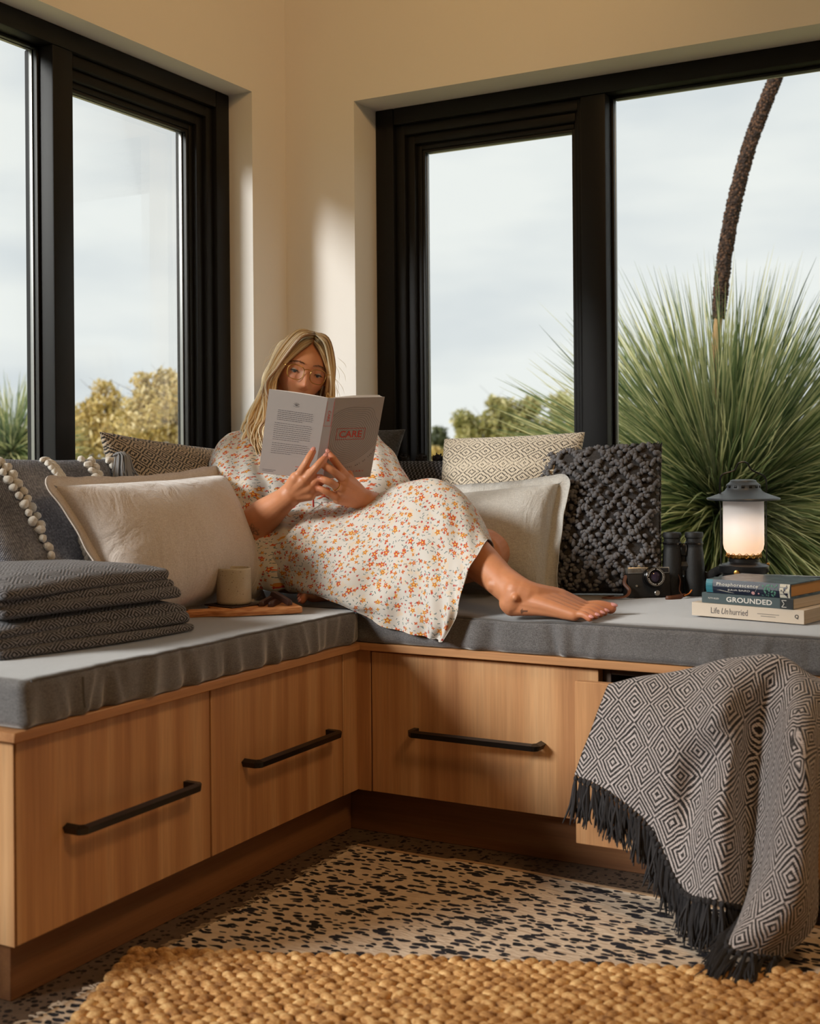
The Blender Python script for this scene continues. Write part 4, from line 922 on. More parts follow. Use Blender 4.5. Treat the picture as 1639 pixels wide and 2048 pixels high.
lathe_dir([(10.5, 17.2), (8, 18.6), (4, 19.6), (0, 20)], lx).build('lens_glass', plain('lens_coating', srgb(54, 44, 62), .05), kam, 'full', label='dark coated front lens')
mb = MB(); r = np.random.default_rng(3)
for k in range(34):
    a = k * 2 * PI / 34
    if k % 9 == 8: continue
    P = [cf(lx[0] + rr * math.cos(b), lx[1] - 20.75, lx[2] + rr * math.sin(b)) for rr, b in ((14.2, a), (16.2, a), (16.2, a + .09 * r.uniform(.5, 1)), (14.2, a + .09))]; mb.add(P, [(0, 1, 2, 3)])
mb.build('lens_engraving', INK['white'], kam, False)
lathe_dir([(5.5, 0), (5.5, 3), (4.6, 4), (0, 4)], (14, 0, 9), 20).build('shutter_knob', silv, kam); lathe_dir([(2.2, 0), (2.2, 2.5), (0, 2.5)], (-28, 0, 24), 12).build('flash_socket', silv, kam)
cbox((-22, 4, 61), (-8, 18, 65), .001).build('shutter_dial', silv, kam)
strap_m = plain('brown_strap_leather', srgb(92, 52, 30), .5, .15); tan = plain('tan_strap_tip', srgb(196, 112, 44), .5, .1)
P = [cf(-46, 8, 46), cf(-52, 2, 30), cf(-46, -8, 16), cf(-56, -14, 4), (kc + ex * -80 * pk + ey_ * -8 * pk + (0, 0, .0026)), (kc + ex * -96 * pk + ey_ * 6 * pk + (0, 0, .0026)), (kc + ex * -70 * pk + ey_ * 22 * pk + (0, 0, .003))]
MB().tube(crom(P, 50), .0042, 8, True, .25, up=(0, .3, 1)).build('strap', strap_m, kam)
P = [cf(45, 8, 46), cf(58, 4, 52), cf(63, -4, 34), cf(58, -10, 14), kc + ex * 56 * pk + ey_ * -26 * pk + (0, 0, .0045), kc + ex * 30 * pk + ey_ * -34 * pk + (0, 0, .003), kc + ex * 22 * pk + ey_ * -28 * pk + (0, 0, .0030), kc + ex * 40 * pk + ey_ * -20 * pk + (0, 0, .003), kc + ex * 66 * pk + ey_ * -18 * pk + (0, 0, .006)]
MB().tube(crom(P, 60), .0044, 8, True, .25, up=(0, .3, 1)).build('strap', strap_m, kam)
P = [kc + ex * 62 * pk + ey_ * -20 * pk + (0, 0, .004), kc + ex * 74 * pk + ey_ * -18 * pk + (0, 0, .009), kc + ex * 80 * pk + ey_ * -16 * pk + (0, 0, .016)]
MB().tube(crom(P, 12), .0055, 8, True, .3, up=(0, .5, 1)).build('strap_tip', tan, kam, label='tan leather strap tip')
mb = MB(); mb.ico(cf(47, 6, 54), 8 * pk, 2, (.8, .5, .8)); mb.build('strap_tab', plain('red_brown_tab', srgb(150, 66, 38), .3), kam, label='red brown leather strap tab')
# ------------------------------------------------------------------ the reading woman
def cap(mb, pts, radii, k=14, n=14, squash=1.0, up=None):
    """tapered limb with rounded ends through the given joints"""
    P = crom(pts, k); R = crom(np.array(radii, float)[:, None], k)[:, 0]
    # rounded caps: extend past both ends along the tangent
    d0 = P[0] - P[1]; d0 /= np.linalg.norm(d0); d1 = P[-1] - P[-2]; d1 /= np.linalg.norm(d1)
    a = np.linspace(PI / 2, .15, 5)
    pre = [P[0] + d0 * R[0] * math.sin(t) for t in a]; prr = [max(1e-4, R[0] * math.cos(t)) for t in a]
    post = [P[-1] + d1 * R[-1] * math.sin(t) for t in a[::-1]]; por = [max(1e-4, R[-1] * math.cos(t)) for t in a[::-1]]
    mb.tube(np.concatenate([pre, P, post]), np.concatenate([prr, R, por]), n, True, squash, up)
def rings(mb, rows, n=40, k=26, ex=2.0):
    """loft of elliptical rings: (centre, half width, half depth, side dir, forward dir)"""
    C_ = crom([r[0] for r in rows], k); Wd = crom([[r[1]] for r in rows], k); Dp = crom([[r[2]] for r in rows], k); S_ = crom([r[3] for r in rows], k); Fd = crom([r[4] for r in rows], k)
    th = np.linspace(0, 2 * PI, n, endpoint=False); c = np.sign(np.cos(th)) * abs(np.cos(th)) ** (2 / ex); s = np.sign(np.sin(th)) * abs(np.sin(th)) ** (2 / ex)
    V = C_[:, None] + Wd[:, None] * c[None, :, None] * S_[:, None] + Dp[:, None] * s[None, :, None] * Fd[:, None]
    mb.grid(V, None, True); q = mb.n - n * k; mb.f += [tuple(q + i for i in range(n))[::-1], tuple(q + (k - 1) * n + i for i in range(n))]
def remesh(mb, vox, smooth=4, fac=.5):
    me = mb.build('tmp', MT['paint'], mesh_only=True); bm = bmesh.new(); bm.from_mesh(me); bmesh.ops.recalc_face_normals(bm, faces=bm.faces); bm.to_mesh(me); bm.free()
    o = bpy.data.objects.new('tmp', me); COL.objects.link(o)
    r = o.modifiers.new('r', 'REMESH'); r.mode = 'VOXEL'; r.voxel_size = vox
    if smooth: s = o.modifiers.new('s', 'SMOOTH'); s.iterations = smooth; s.factor = fac
    dg = bpy.context.evaluated_depsgraph_get(); res = bpy.data.meshes.new_from_object(o.evaluated_get(dg)); bpy.data.objects.remove(o); bpy.data.meshes.remove(me)
    V = np.zeros(len(res.vertices) * 3); res.vertices.foreach_get('co', V)
    return res, V.reshape(-1, 3)
def nrm_(a): a = np.array(a, float); return a / np.linalg.norm(a)

# joints (pixel, pixel, depth from the camera)
HS = .86
HC = at(606, 737, 3.035)                                            # middle of the skull at eye height
yaw_, pit_, rol_ = math.radians(12), math.radians(11), math.radians(13)
hF = nrm_((-FW * math.cos(yaw_) + RT * math.sin(yaw_)) * math.cos(pit_) - UPV * math.sin(pit_))
hU0 = nrm_(UPV - hF * (UPV @ hF)); hR0 = np.cross(hU0, -hF); hR0 = np.cross(-hF, hU0) if (np.cross(-hF, hU0) @ RT) > 0 else np.cross(hF, hU0)
hU = hU0 * math.cos(rol_) + hR0 * math.sin(rol_); hR = hR0 * math.cos(rol_) - hU0 * math.sin(rol_)
def hd(x, y, z): return HC + (hR * x + hF * y + hU * z) * HS             # head space: x to the picture right, y out of the face, z up
NECK0 = at(603, 868, 3.05)
SHR, SHL = at(478, 912, 2.99), at(735, 908, 3.03)
ELR, ELL = at(490, 1062, 2.80), at(812, 1040, 2.84)
WRR, WRL = at(580, 990, 2.695), at(727, 1001, 2.735)
PEL = np.array([.31, -.355, .590])
KNR = at(868, 1012, 2.71); ANR = at(1032, 1192, 2.452); HER = np.array([.895, -.543, .507])
HIR, HIL = np.array([.285, -.41, .570]), np.array([.355, -.285, .575])
KNL = at_y(972, 1106, -.31); ANL = np.array([.535, -.505, .506]); TOL = at_z(606, 1199, .492)

bodym = MB()
# head: skull with a modelled face
nlat, nlon = 90, 120
ph = np.linspace(-PI / 2, PI / 2, nlat)[:, None]; lo_ = np.linspace(-PI, PI, nlon, endpoint=False)[None]
hx = np.cos(ph) * np.sin(lo_); hy = np.cos(ph) * np.cos(lo_); hz = np.sin(ph) * np.ones_like(lo_)
x = hx * .0715; y = hy * np.where(hy > 0, .088, .098); z = hz * np.where(hz > 0, .100, .106)
jaw = ss(-z, .005, .105); x = x * (1 - .36 * jaw ** 1.3); y = np.where(y > 0, y * (1 - .10 * jaw), y * (1 - .42 * jaw)); y = y + .012 * jaw
fr = (hy > 0) * ss(hy, .05, .5)
g = lambda cx, cz, sx, sz: np.exp(-((x - cx) / sx) ** 2 - ((z - cz) / sz) ** 2)
ybase = .0
nose = .0215 * np.exp(-(x / (.0085 + .10 * np.clip(-z, 0, .04) ** 1.0 * 1.0)) ** 2) * ss(z, -.056, -.036) * (1 - ss(z, -.034, .014)) ** .9
nose = nose + .0075 * g(0, -.036, .010, .010) + .005 * (g(-.0125, -.039, .0065, .007) + g(.0125, -.039, .0065, .007))
y = y + fr * (nose - .0115 * (g(-.031, .001, .017, .013) + g(.031, .001, .017, .013)) + .0035 * (g(-.028, .020, .02, .009) + g(.028, .020, .02, .009))
    + .0045 * (g(-.042, -.032, .02, .018) + g(.042, -.032, .02, .018)) + .0062 * g(0, -.0665, .017, .0042) + .0072 * g(0, -.0755, .015, .0048) - .004 * g(0, -.0708, .02, .0022) - .004 * g(0, -.084, .016, .005) + .007 * g(0, -.098, .017, .012) - .0015 * g(0, -.056, .004, .006))
Hv = HC + (x[..., None] * hR + y[..., None] * hF + z[..., None] * hU) * HS
bodym.grid(Hv, None, True); q = bodym.n - nlat * nlon
def face_y(px_, pz_):                                               # face surface depth in head space
    i = np.argmin((x - px_) ** 2 + (z - pz_) ** 2 + (hy < .2) * 9); return y.ravel()[i]
EYE = [(-.031, face_y(-.031, .0) - .0042, .0), (.031, face_y(.031, .0) - .0042, .0)]
for ex_, ey0, ez0 in EYE:                                           # lids: lowered, she looks down at the page
    th = np.linspace(0, 2 * PI, 30, endpoint=False)
    pts = []
    for a_ in np.linspace(.02, 2.04, 16):                           # upper lid from the crown of the ball downwards
        pts.append([hd(ex_ + .0134 * math.sin(a_) * math.cos(t), ey0 + .0134 * math.sin(a_) * math.sin(t), ez0 + .0134 * math.cos(a_)) for t in th])
    Pg = np.array(pts); bodym.grid(Pg, None, True); q = bodym.n - 16 * 30; bodym.f += [tuple(q + i for i in range(30))[::-1], tuple(q + 15 * 30 + i for i in range(30))]
for ex_, ey0, ez0 in EYE:
    th = np.linspace(0, 2 * PI, 30, endpoint=False); Pg = np.array([[hd(ex_ + .0131 * math.sin(a_) * math.cos(t), ey0 + .0131 * math.sin(a_) * math.sin(t), ez0 + .0131 * math.cos(a_)) for t in th] for a_ in np.linspace(2.42, 3.12, 9)])
    bodym.grid(Pg, None, True); q = bodym.n - 9 * 30; bodym.f += [tuple(q + i for i in range(30))[::-1], tuple(q + 8 * 30 + i for i in range(30))]
for sg in (-1, 1):                                                  # ears
    cap(bodym, [hd(sg * .072, -.004, -.03), hd(sg * .079, -.010, -.01), hd(sg * .080, -.016, .014), hd(sg * .074, -.004, .02)], [.006, .006, .007, .005], 8, 8)
cap(bodym, [hd(0, -.028, -.055), hd(0, -.022, -.095) * .5 + NECK0 * .5, NECK0 + np.array([0, 0, -.02])], [.050, .047, .058], 10, 20)
# torso
sd = nrm_(SHL - SHR); tf_ = nrm_(np.cross(sd, UPV)); tf_ = tf_ if tf_ @ FW < 0 else -tf_
mid = (SHR + SHL) / 2
rows = [(NECK0 + np.array([0, 0, -.03]), .055, .05, sd, tf_), (mid + UPV * .005, .135, .068, sd, tf_), (mid - UPV * .06 + tf_ * .012, .158, .098, sd, tf_), (mid - UPV * .13 + tf_ * .03, .150, .118, sd, tf_), (mid * .35 + PEL * .65 + UPV * .02 + tf_ * .01, .145, .112, sd, tf_), (PEL + UPV * .02, .168, .118, sd, tf_), (PEL - UPV * .065, .150, .115, sd, tf_)]
rings(bodym, rows, 48, 40)
# arms
cap(bodym, [SHR + sd * .015, SHR * .5 + ELR * .5 - sd * .01, ELR, ELR * .6 + WRR * .4, WRR * .85 + ELR * .15, WRR], [.050, .046, .040, .0385, .027, .0265], 34, 20)
cap(bodym, [SHL - sd * .015, SHL * .5 + ELL * .5 + sd * .01, ELL, ELL * .6 + WRL * .4, WRL * .85 + ELL * .15, WRL], [.050, .046, .040, .0385, .0275, .0265], 34, 20)
# legs
cap(bodym, [HIR, HIR * .5 + KNR * .5 - UPV * .012, KNR, KNR * .66 + ANR * .34 + (HER - KNR) * .04 * UPV * 0 + np.array([-.012, -.004, -.012]), KNR * .3 + ANR * .7 + np.array([-.004, 0, -.004]), ANR], [.084, .066, .050, .052, .037, .0285], 40, 24)
cap(bodym, [HIL, HIL * .5 + KNL * .5, KNL, KNL * .6 + ANL * .4, ANL], [.084, .066, .052, .044, .024], 36, 24)
cap(bodym, [KNR * .18 + ANR * .82, ANR + np.array([.018, .004, .004]), ANR * .5 + at_z(1206, 1212, .5) * .5 + np.array([0, 0, .006])], [.030, .0285, .019], 12, 16)
# right foot: heel, instep, ball and five toes on the cushion
TB, TS = at_z(1207, 1211, .500), at_z(1184, 1235, .492)            # tips of the big and the little toe
fz = SEATZ
BB = np.array([TB[0], TB[1], 0]) + (np.array([HER[0], HER[1], 0]) - TB * [1, 1, 0]) * .22; BS = TS * [1, 1, 0] + (np.array([HER[0], HER[1], 0]) - TS * [1, 1, 0]) * .22
cap(bodym, [HER + (0, 0, .004), HER * .65 + ANR * .35 + (0, 0, 0), ANR + (0, 0, .01)], [.0255, .027, .0275], 10, 18)
for t_ in np.linspace(0, 1, 5):
    ball = BB * (1 - t_) + BS * t_
    cap(bodym, [ANR * .8 + HER * .2 + np.array([.012, .006, -.004]), ANR * .45 + ball * .55 + np.array([0, 0, .20 + .272 - .2 + .008]) * [0, 0, 0] + np.array([0, 0, -ANR[2] * .45 + fz + .040 - .014 * t_]), ball + np.array([0, 0, fz + .0155 - .003 * t_])], [.027, .0185 - .003 * t_, .0145 - .0028 * t_], 12, 14)
    cap(bodym, [HER + (0, 0, -.004), HER * .5 + np.array([ball[0], ball[1], fz + .012]) * .5, ball + np.array([0, 0, fz + .012])], [.0195, .0125, .0115], 10, 12)
toe_tips = []
for k, t_ in enumerate((0, .30, .53, .76, 1.0)):
    tip = TB * (1 - t_) + TS * t_ + np.array([.012, .006, 0]) * (1, .5, .3, 0, -.4)[k]; tip[2] = fz + (.0125, .0095, .0092, .0088, .0085)[k]; ball = BB * (1 - t_) + BS * t_ + np.array([0, 0, fz + .015 - .003 * t_])
    r_ = (.0125, .0088, .0084, .0080, .0078)[k]; mid_ = ball * .45 + tip * .55 + np.array([0, 0, (.004, .007, .0068, .006, .005)[k]])
    cap(bodym, [ball, mid_, tip], [r_ * 1.05, r_ * .95, r_ * .92], 10, 12); toe_tips.append((tip, nrm_(tip - mid_), r_))
bodym.ico(ANR + nrm_(np.array([.2, -1, 0])) * .0255 + (.004, 0, .000), .0085, 2)
cap(bodym, [ANR + np.array([-.050, .006, .020]), HER + np.array([-.012, 0, .030]), HER + np.array([-.004, 0, .005])], [.018, .013, .018], 10, 12)
# left foot, tucked in under the skirt, toes towards the viewer's left
fd = nrm_((TOL - ANL) * [1, 1, 0]); fp = np.array([-fd[1], fd[0], 0]); fp = fp if fp @ FW > 0 else -fp
cap(bodym, [ANL - fd * .03 + (0, 0, .0), ANL + (0, 0, 0), ANL * .5 + TOL * .5 + (0, 0, .012), TOL - fd * .022 + (0, 0, .009)], [.020, .023, .0215, .015], 14, 16)
ltips = []
for k in range(5):
    off = fp * (.024 - .0125 * k) ; tip = TOL + off * 1 + fd * (.004, .006, .003, -.002, -.008)[k]; tip[2] = SEATZ + .0105 + (.004, .008, .006, .002, 0)[k]; b_ = TOL - fd * .032 + off * .8 + (0, 0, .012)
    r_ = (.0115, .009, .0088, .0085, .0082)[k]; m_ = b_ * .45 + tip * .55 + (0, 0, .008); cap(bodym, [b_, m_, tip], [r_ * 1.1, r_, r_ * .92], 9, 10); ltips.append((tip, nrm_(tip - m_), r_))
# hands
ftips = []
def finger(pts, r): 
    P = [at(*p) for p in pts]; cap(bodym, P, [r * 1.16, r * 1.03, r, r * .86][-len(P):] if len(P) < 5 else [r * 1.2, r * 1.12, r * 1.02, r, r * .85], 16, 12)
    for q_ in P[1:-1]: bodym.ico(q_, r * 1.07, 2)
    ftips.append((P[-1], nrm_(P[-1] - P[-2]), r))
# right hand: palm, index and middle on the back cover, ring and little curled below, thumb inside
for a_, b_ in (((592, 957, 2.672), .0150), ((606, 963, 2.668), .0150), ((618, 975, 2.672), .0140), ((620, 990, 2.680), .0130)):
    cap(bodym, [WRR, (WRR + at(*a_)) / 2 + (0, 0, .002), at(*a_)], [.021, .0185, b_], 10, 14)
finger([(594, 955, 2.672), (611, 928, 2.656), (619, 914, 2.660), (625.5, 903, 2.669)], .0086)
finger([(609, 961, 2.668), (631, 936, 2.650), (642, 924, 2.655), (650, 915, 2.664)], .0088)
finger([(619, 974, 2.672), (638, 956, 2.662), (644, 962, 2.676), (634, 969, 2.686)], .0083)
finger([(622, 990, 2.680), (636, 978, 2.672), (640, 984, 2.686), (632, 988, 2.694)], .0074)
finger([(600, 985, 2.695), (612, 965, 2.725), (622, 950, 2.742), (630, 938, 2.748)], .0100)
# left hand
for a_, b_ in (((692, 957, 2.700), .0145), ((689, 964, 2.688), .0150), ((684, 981, 2.684), .0145), ((676, 997, 2.690), .0130)):
    cap(bodym, [WRL, (WRL + at(*a_)) / 2 + (0, 0, .001), at(*a_)], [.021, .0185, b_], 10, 14)
finger([(693, 953, 2.700), (678, 934, 2.684), (666, 918, 2.680), (656, 906, 2.684)], .0084)
finger([(688, 961, 2.686), (668, 944, 2.662), (654, 935, 2.658), (642, 928, 2.662)], .0085)
finger([(683, 980, 2.682), (664, 967, 2.660), (651, 961, 2.656), (639, 956, 2.660)], .0083)
finger([(675, 997, 2.690), (658, 987, 2.668), (646, 980, 2.664), (634, 974, 2.668)], .0074)
finger([(705, 975, 2.715), (697, 950, 2.745), (688, 930, 2.758), (682, 918, 2.762)], .0100)
res, BV = remesh(bodym, .0026, 3, .5)
person = thing('person', 'barefoot woman with long blonde hair and glasses reading in a floral dress', 'person', (PEL[0], PEL[1], SEATZ))
# skin tone attribute: lips, warm joints, tattoo on the forearm, ink mark at the ankle
cc = np.tile(np.array(srgb(204, 138, 98)), (len(BV), 1))
def tint(w, c): cc[:] = cc * (1 - w[:, None]) + np.array(c) * w[:, None]
loc = np.stack([(BV - HC) @ hR, (BV - HC) @ hF, (BV - HC) @ hU], 1) / HS
gg = lambda c, s: np.exp(-np.sum(((loc - np.array(c)) / np.array(s)) ** 2, 1))
tint(np.clip(gg((0, .09, -.0665), (.019, .03, .0042)) + gg((0, .09, -.0755), (.017, .03, .0050)), 0, 1) * .85, srgb(176, 84, 74))
tint((gg((-.042, .075, -.03), (.02, .03, .018)) + gg((.042, .075, -.03), (.02, .03, .018))) * .35, srgb(212, 122, 96)); tint(gg((0, .1, -.036), (.012, .03, .010)) * .3, srgb(214, 128, 104))
for tp, _, r_ in ftips + toe_tips + ltips: tint(np.exp(-np.sum((BV - tp) ** 2, 1) / (r_ * 1.6) ** 2) * .45, srgb(206, 112, 88))
axv = nrm_(WRR - ELR); tt = (BV - ELR) @ axv; rad = (BV - ELR) - tt[:, None] * axv; rr = np.linalg.norm(rad, axis=1); e1 = nrm_(UPV - axv * (UPV @ axv)); e2 = np.cross(axv, e1); an = np.arctan2(rad @ e2, rad @ e1) - math.atan2(-FW @ e2, -FW @ e1); an = (an + PI) % (2 * PI) - PI
def line(f, w): return np.exp(-(f / w) ** 2)
u_, v_ = tt / .03, an * 1.1
pat = 0
for k, (cu, cv, rr_) in enumerate(((.2, .1, .62), (1.2, -.35, .5), (1.1, .75, .45), (.1, -1.0, .55), (2.0, .3, .42), (.4, 1.4, .5))):
    d_ = np.hypot(u_ - cu, v_ - cv); th_ = np.arctan2(v_ - cv, u_ - cu); pat = np.maximum(pat, line(d_ - rr_ * (.75 + .25 * np.cos(5 * th_ + k)), .075)); pat = np.maximum(pat, line(d_ - rr_ * .45 * (.75 + .3 * np.cos(3 * th_ + k)), .06)); pat = np.maximum(pat, .45 * (d_ < rr_ * .28))
w = pat * ss(tt, -.030, -.005) * (1 - ss(tt, .060, .078)) * (rr < .060) * (np.abs((BV - ELR) @ axv) < .1)
tint(np.clip(w * .8, 0, 1), srgb(52, 50, 56))
q = at(1046, 1222, 2.43); dlt = BV - q; su, sv = dlt @ RT, dlt[:, 2]
tint(((np.abs(sv) < .0016) & (np.abs(su) < .007) | (np.abs(su + .003) < .0013) & (np.abs(sv) < .006)) * (np.linalg.norm(dlt, axis=1) < .06) * .75, srgb(40, 40, 44))
me = res; me.name = 'body'
ca = me.color_attributes.new('skin', 'FLOAT_COLOR', 'POINT'); ca.data.foreach_set('color', np.concatenate([cc, np.ones((len(cc), 1))], 1).astype(np.float32).ravel())
me.vertices.foreach_set('co', (BV - np.array(WPOS[person.name])).astype(np.float32).ravel()); me.polygons.foreach_set('use_smooth', [True] * len(me.polygons)); me.update()
sk = Mat('skin', srgb(204, 138, 98), .48); at_n = nd(sk.nt, 'Attribute', attribute_name='skin'); vv = sk.noise(sk.coord(), 60, 4)
mul = nd(sk.nt, 'Mix', None, data_type='RGBA', blend_type='MULTIPLY'); mul.inputs[0].default_value = 1; sk.nt.links.new(at_n.outputs['Color'], mul.inputs[6]); gq = M(sk.nt, 'MULTIPLY_ADD', vv, .22, .89)
cbn = nd(sk.nt, 'CombineColor', {0: gq, 1: gq, 2: gq}); sk.nt.links.new(cbn.outputs[0], mul.inputs[7]); sk.color(mul.outputs[2])
sk.b.inputs['Subsurface Weight'].default_value = .12; sk.b.inputs['Subsurface Radius'].default_value = (.9, .35, .18); sk.b.inputs['Subsurface Scale'].default_value = .006; sk.bump(sk.noise(sk.coord(), 700, 3), .12, .0006)
me.materials.clear(); me.materials.append(sk.m); link('body', me, person)
# nails
pol = plain('pink_nail_polish', srgb(236, 168, 164), .2); nat = plain('rose_nails', srgb(206, 138, 122), .25)
for lst, m_, nm in ((ftips, nat, 'fingernail'), (toe_tips, pol, 'toenail'), (ltips, pol, 'toenail')):
    for tp, d, r_ in lst:
        up_ = -FW * .75 + UPV * .65 if nm == 'fingernail' else UPV * .9 - FW * .25 + d * .2
        up_ = nrm_(up_ - d * (up_ @ d)); R_ = np.stack([np.cross(up_, d), d, up_], 1)
        MB().ico(tp + up_ * r_ * .66 + d * r_ * .22, 1, 2, (r_ * .62, r_ * .82, r_ * .30), R_).build(nm, m_, person, 'full')
# eyes, lashes, brows
wm = plain('eye_white', srgb(188, 174, 166), .25); im = plain('blue_iris', srgb(74, 96, 112), .15); pm = plain('pupil', srgb(12, 12, 14), .1); lash = plain('dark_lashes', srgb(46, 32, 26), .6); brow = plain('brown_brows', srgb(116, 78, 50), .7)
for ex_, ey0, ez0 in EYE:
    ew = MB(); ew.ico(hd(ex_, ey0 + .0008, ez0 - .0012), .0126 * HS, 3); eo = ew.build('eye', wm, person, 'full')
    g_ = nrm_(hF * .86 - hU * .50); cen = hd(ex_, ey0 + .0008, ez0 - .0012); x1 = nrm_(np.cross(g_, hU)); x2 = np.cross(x1, g_)
    for rr_, dd_, mm, nm in ((.0068 * HS, .0112 * HS, im, 'iris'), (.0028 * HS, .0123 * HS, pm, 'pupil')):
        b = MB(); b.ico(cen + g_ * (dd_ - .0013), 1, 2, (rr_, rr_, .0026), np.stack([x1, x2, g_], 1)); b.build(nm, mm, eo, 'full')
    b = MB(); P = [hd(ex_ + .0140 * math.sin(a_), ey0 + .0138 * math.cos(a_), ez0 - .0040 - .0012 * math.sin(a_) ** 2 + .002) for a_ in np.linspace(-1.15, 1.15, 14)]; b.tube(P, [.0004] + [.0010] * 12 + [.0004], 6); 
    for a_ in np.linspace(-1.05, 1.05, 16):
        p0 = hd(ex_ + .0142 * math.sin(a_), ey0 + .0140 * math.cos(a_), ez0 - .0030); b.tube([p0, p0 + hF * .004 - hU * .0022 + hR * .004 * math.sin(a_), p0 + hF * .006 - hU * .0012 + hR * .0062 * math.sin(a_)], [.0004, .0003, .0001], 3, False)
    b.build('eyelashes', lash, person)
    sg = np.sign(ex_); b = MB()
    for t_ in np.linspace(0, 1, 46):
        bx_ = sg * (.012 + .036 * t_); bz_ = .0185 + .0058 * math.sin(PI * min(1, t_ * .75 + .12)) - .004 * t_ ** 2; by_ = face_y(bx_, bz_) + .0006
        for _ in range(2):
            o_ = RNG.normal(0, .0010); p0 = hd(bx_, by_, bz_ + o_); dv = hR * sg * .004 + hU * .0016 * (1 - t_); b.tube([p0, p0 + dv * .6 + hF * .0008, p0 + dv - hF * .0004], [.0005, .0005, .0002], 3, False)
    b.build('eyebrow', brow, person)

# glasses: thin gold wire frames
gold = plain('gold_wire', srgb(214, 168, 96), .22, Metallic=1.0); spec = thing('glasses', 'thin gold wire glasses worn by the reading woman', 'glasses', HC)
gy = max(face_y(-.031, 0), face_y(.031, 0), face_y(0, .0) - .006) + .010
lens_m = Mat('spectacle_lens'); n_ = lens_m.nt; n_.nodes.remove(lens_m.b); mx = nd(n_, 'MixShader', {0: .035, 1: nd(n_, 'BsdfTransparent').outputs[0], 2: nd(n_, 'BsdfGlossy', {'Roughness': .02}).outputs[0]}); n_.links.new(mx.outputs[0], lens_m.out.inputs[0])
for sg in (-1, 1):
    th = np.linspace(0, 2 * PI, 49); rx, rz = .0225, .0200; ct, st = np.cos(th), np.sin(th)
    px_ = np.sign(ct) * abs(ct) ** .72 * rx * (1 + .07 * st); pz_ = np.sign(st) * abs(st) ** .8 * rz
    P = np.array([hd(sg * .0315 + a, gy - .010 * ((sg * .0315 + a) / .055) ** 2 - .004 * (b < 0) * b / -.02 * .0, b - .006) for a, b in zip(px_, pz_)])
    MB().tube(P, .00105, 6, False).build('lens_rim', gold, spec)
    b = MB(); c_ = P[:-1].mean(0); b.add(np.concatenate([P[:-1], [c_]]), [(i, (i + 1) % 48, 48) for i in range(48)]); b.build('lens', lens_m.m, spec)
    MB().tube(crom([hd(sg * .0545, gy - .0095, .006), hd(sg * .066, gy - .018, .007), hd(sg * .0735, .02, .006), hd(sg * .0755, -.02, .004)], 16), .0010, 6).build('temple', gold, spec)
    b = MB(); b.tube([hd(sg * .0085, gy - .002, -.006), hd(sg * .0095, gy - .006, -.012), hd(sg * .0105, gy - .009, -.016)], .0007, 5); b.build('nose_pad', gold, spec)
MB().tube(crom([hd(-.0095, gy, .006), hd(-.004, gy + .002, .0085), hd(.004, gy + .002, .0085), hd(.0095, gy, .006)], 14), .0010, 6).build('bridge', gold, spec)
# ring
q0, q1 = at(683, 980, 2.682), at(664, 967, 2.660); fdir = nrm_(q1 - q0); cq = q0 * .42 + q1 * .58; a1 = nrm_(np.cross(fdir, UPV)); a2 = np.cross(a1, fdir); th = np.linspace(0, 2 * PI, 25)
tag(MB().tube(cq + np.outer(np.cos(th), a1) * .0096 + np.outer(np.sin(th), a2) * .0096, .0010, 6, False).build('ring', gold, None, base=cq), 'slim gold ring on a finger of the hand holding the book', 'ring')

# hair
hairm = Mat('blonde_hair', srgb(206, 170, 118), .38); an_ = nd(hairm.nt, 'Attribute', attribute_name='lock'); st_ = hairm.noise(hairm.coord('UV', (6, 900, 1)), 1, 2)
mul = nd(hairm.nt, 'Mix', None, data_type='RGBA', blend_type='MULTIPLY'); mul.inputs[0].default_value = 1; hairm.nt.links.new(an_.outputs['Color'], mul.inputs[6]); gq = M(hairm.nt, 'MULTIPLY_ADD', st_, .7, .65)
cbn = nd(hairm.nt, 'CombineColor', {0: gq, 1: gq, 2: gq}); hairm.nt.links.new(cbn.outputs[0], mul.inputs[7]); hairm.color(mul.outputs[2]); hairm.b.inputs['Specular IOR Level'].default_value = .55
hb = MB(); hcol = []
def lock(P, r, col, k=26, n=6, root_dark=.55):
    P = crom(P, k); t_ = np.linspace(0, 1, k); R_ = r * (np.clip(t_ / .06, .35, 1)) * np.clip((1 - t_) / .3, .12, 1) ** .8
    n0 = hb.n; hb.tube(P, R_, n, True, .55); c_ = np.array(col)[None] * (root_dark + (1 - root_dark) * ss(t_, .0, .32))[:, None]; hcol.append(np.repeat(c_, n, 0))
LC = [srgb(236, 212, 168), srgb(218, 188, 140), srgb(196, 160, 112), srgb(246, 230, 196), srgb(160, 118, 76)]
r = np.random.default_rng(21)
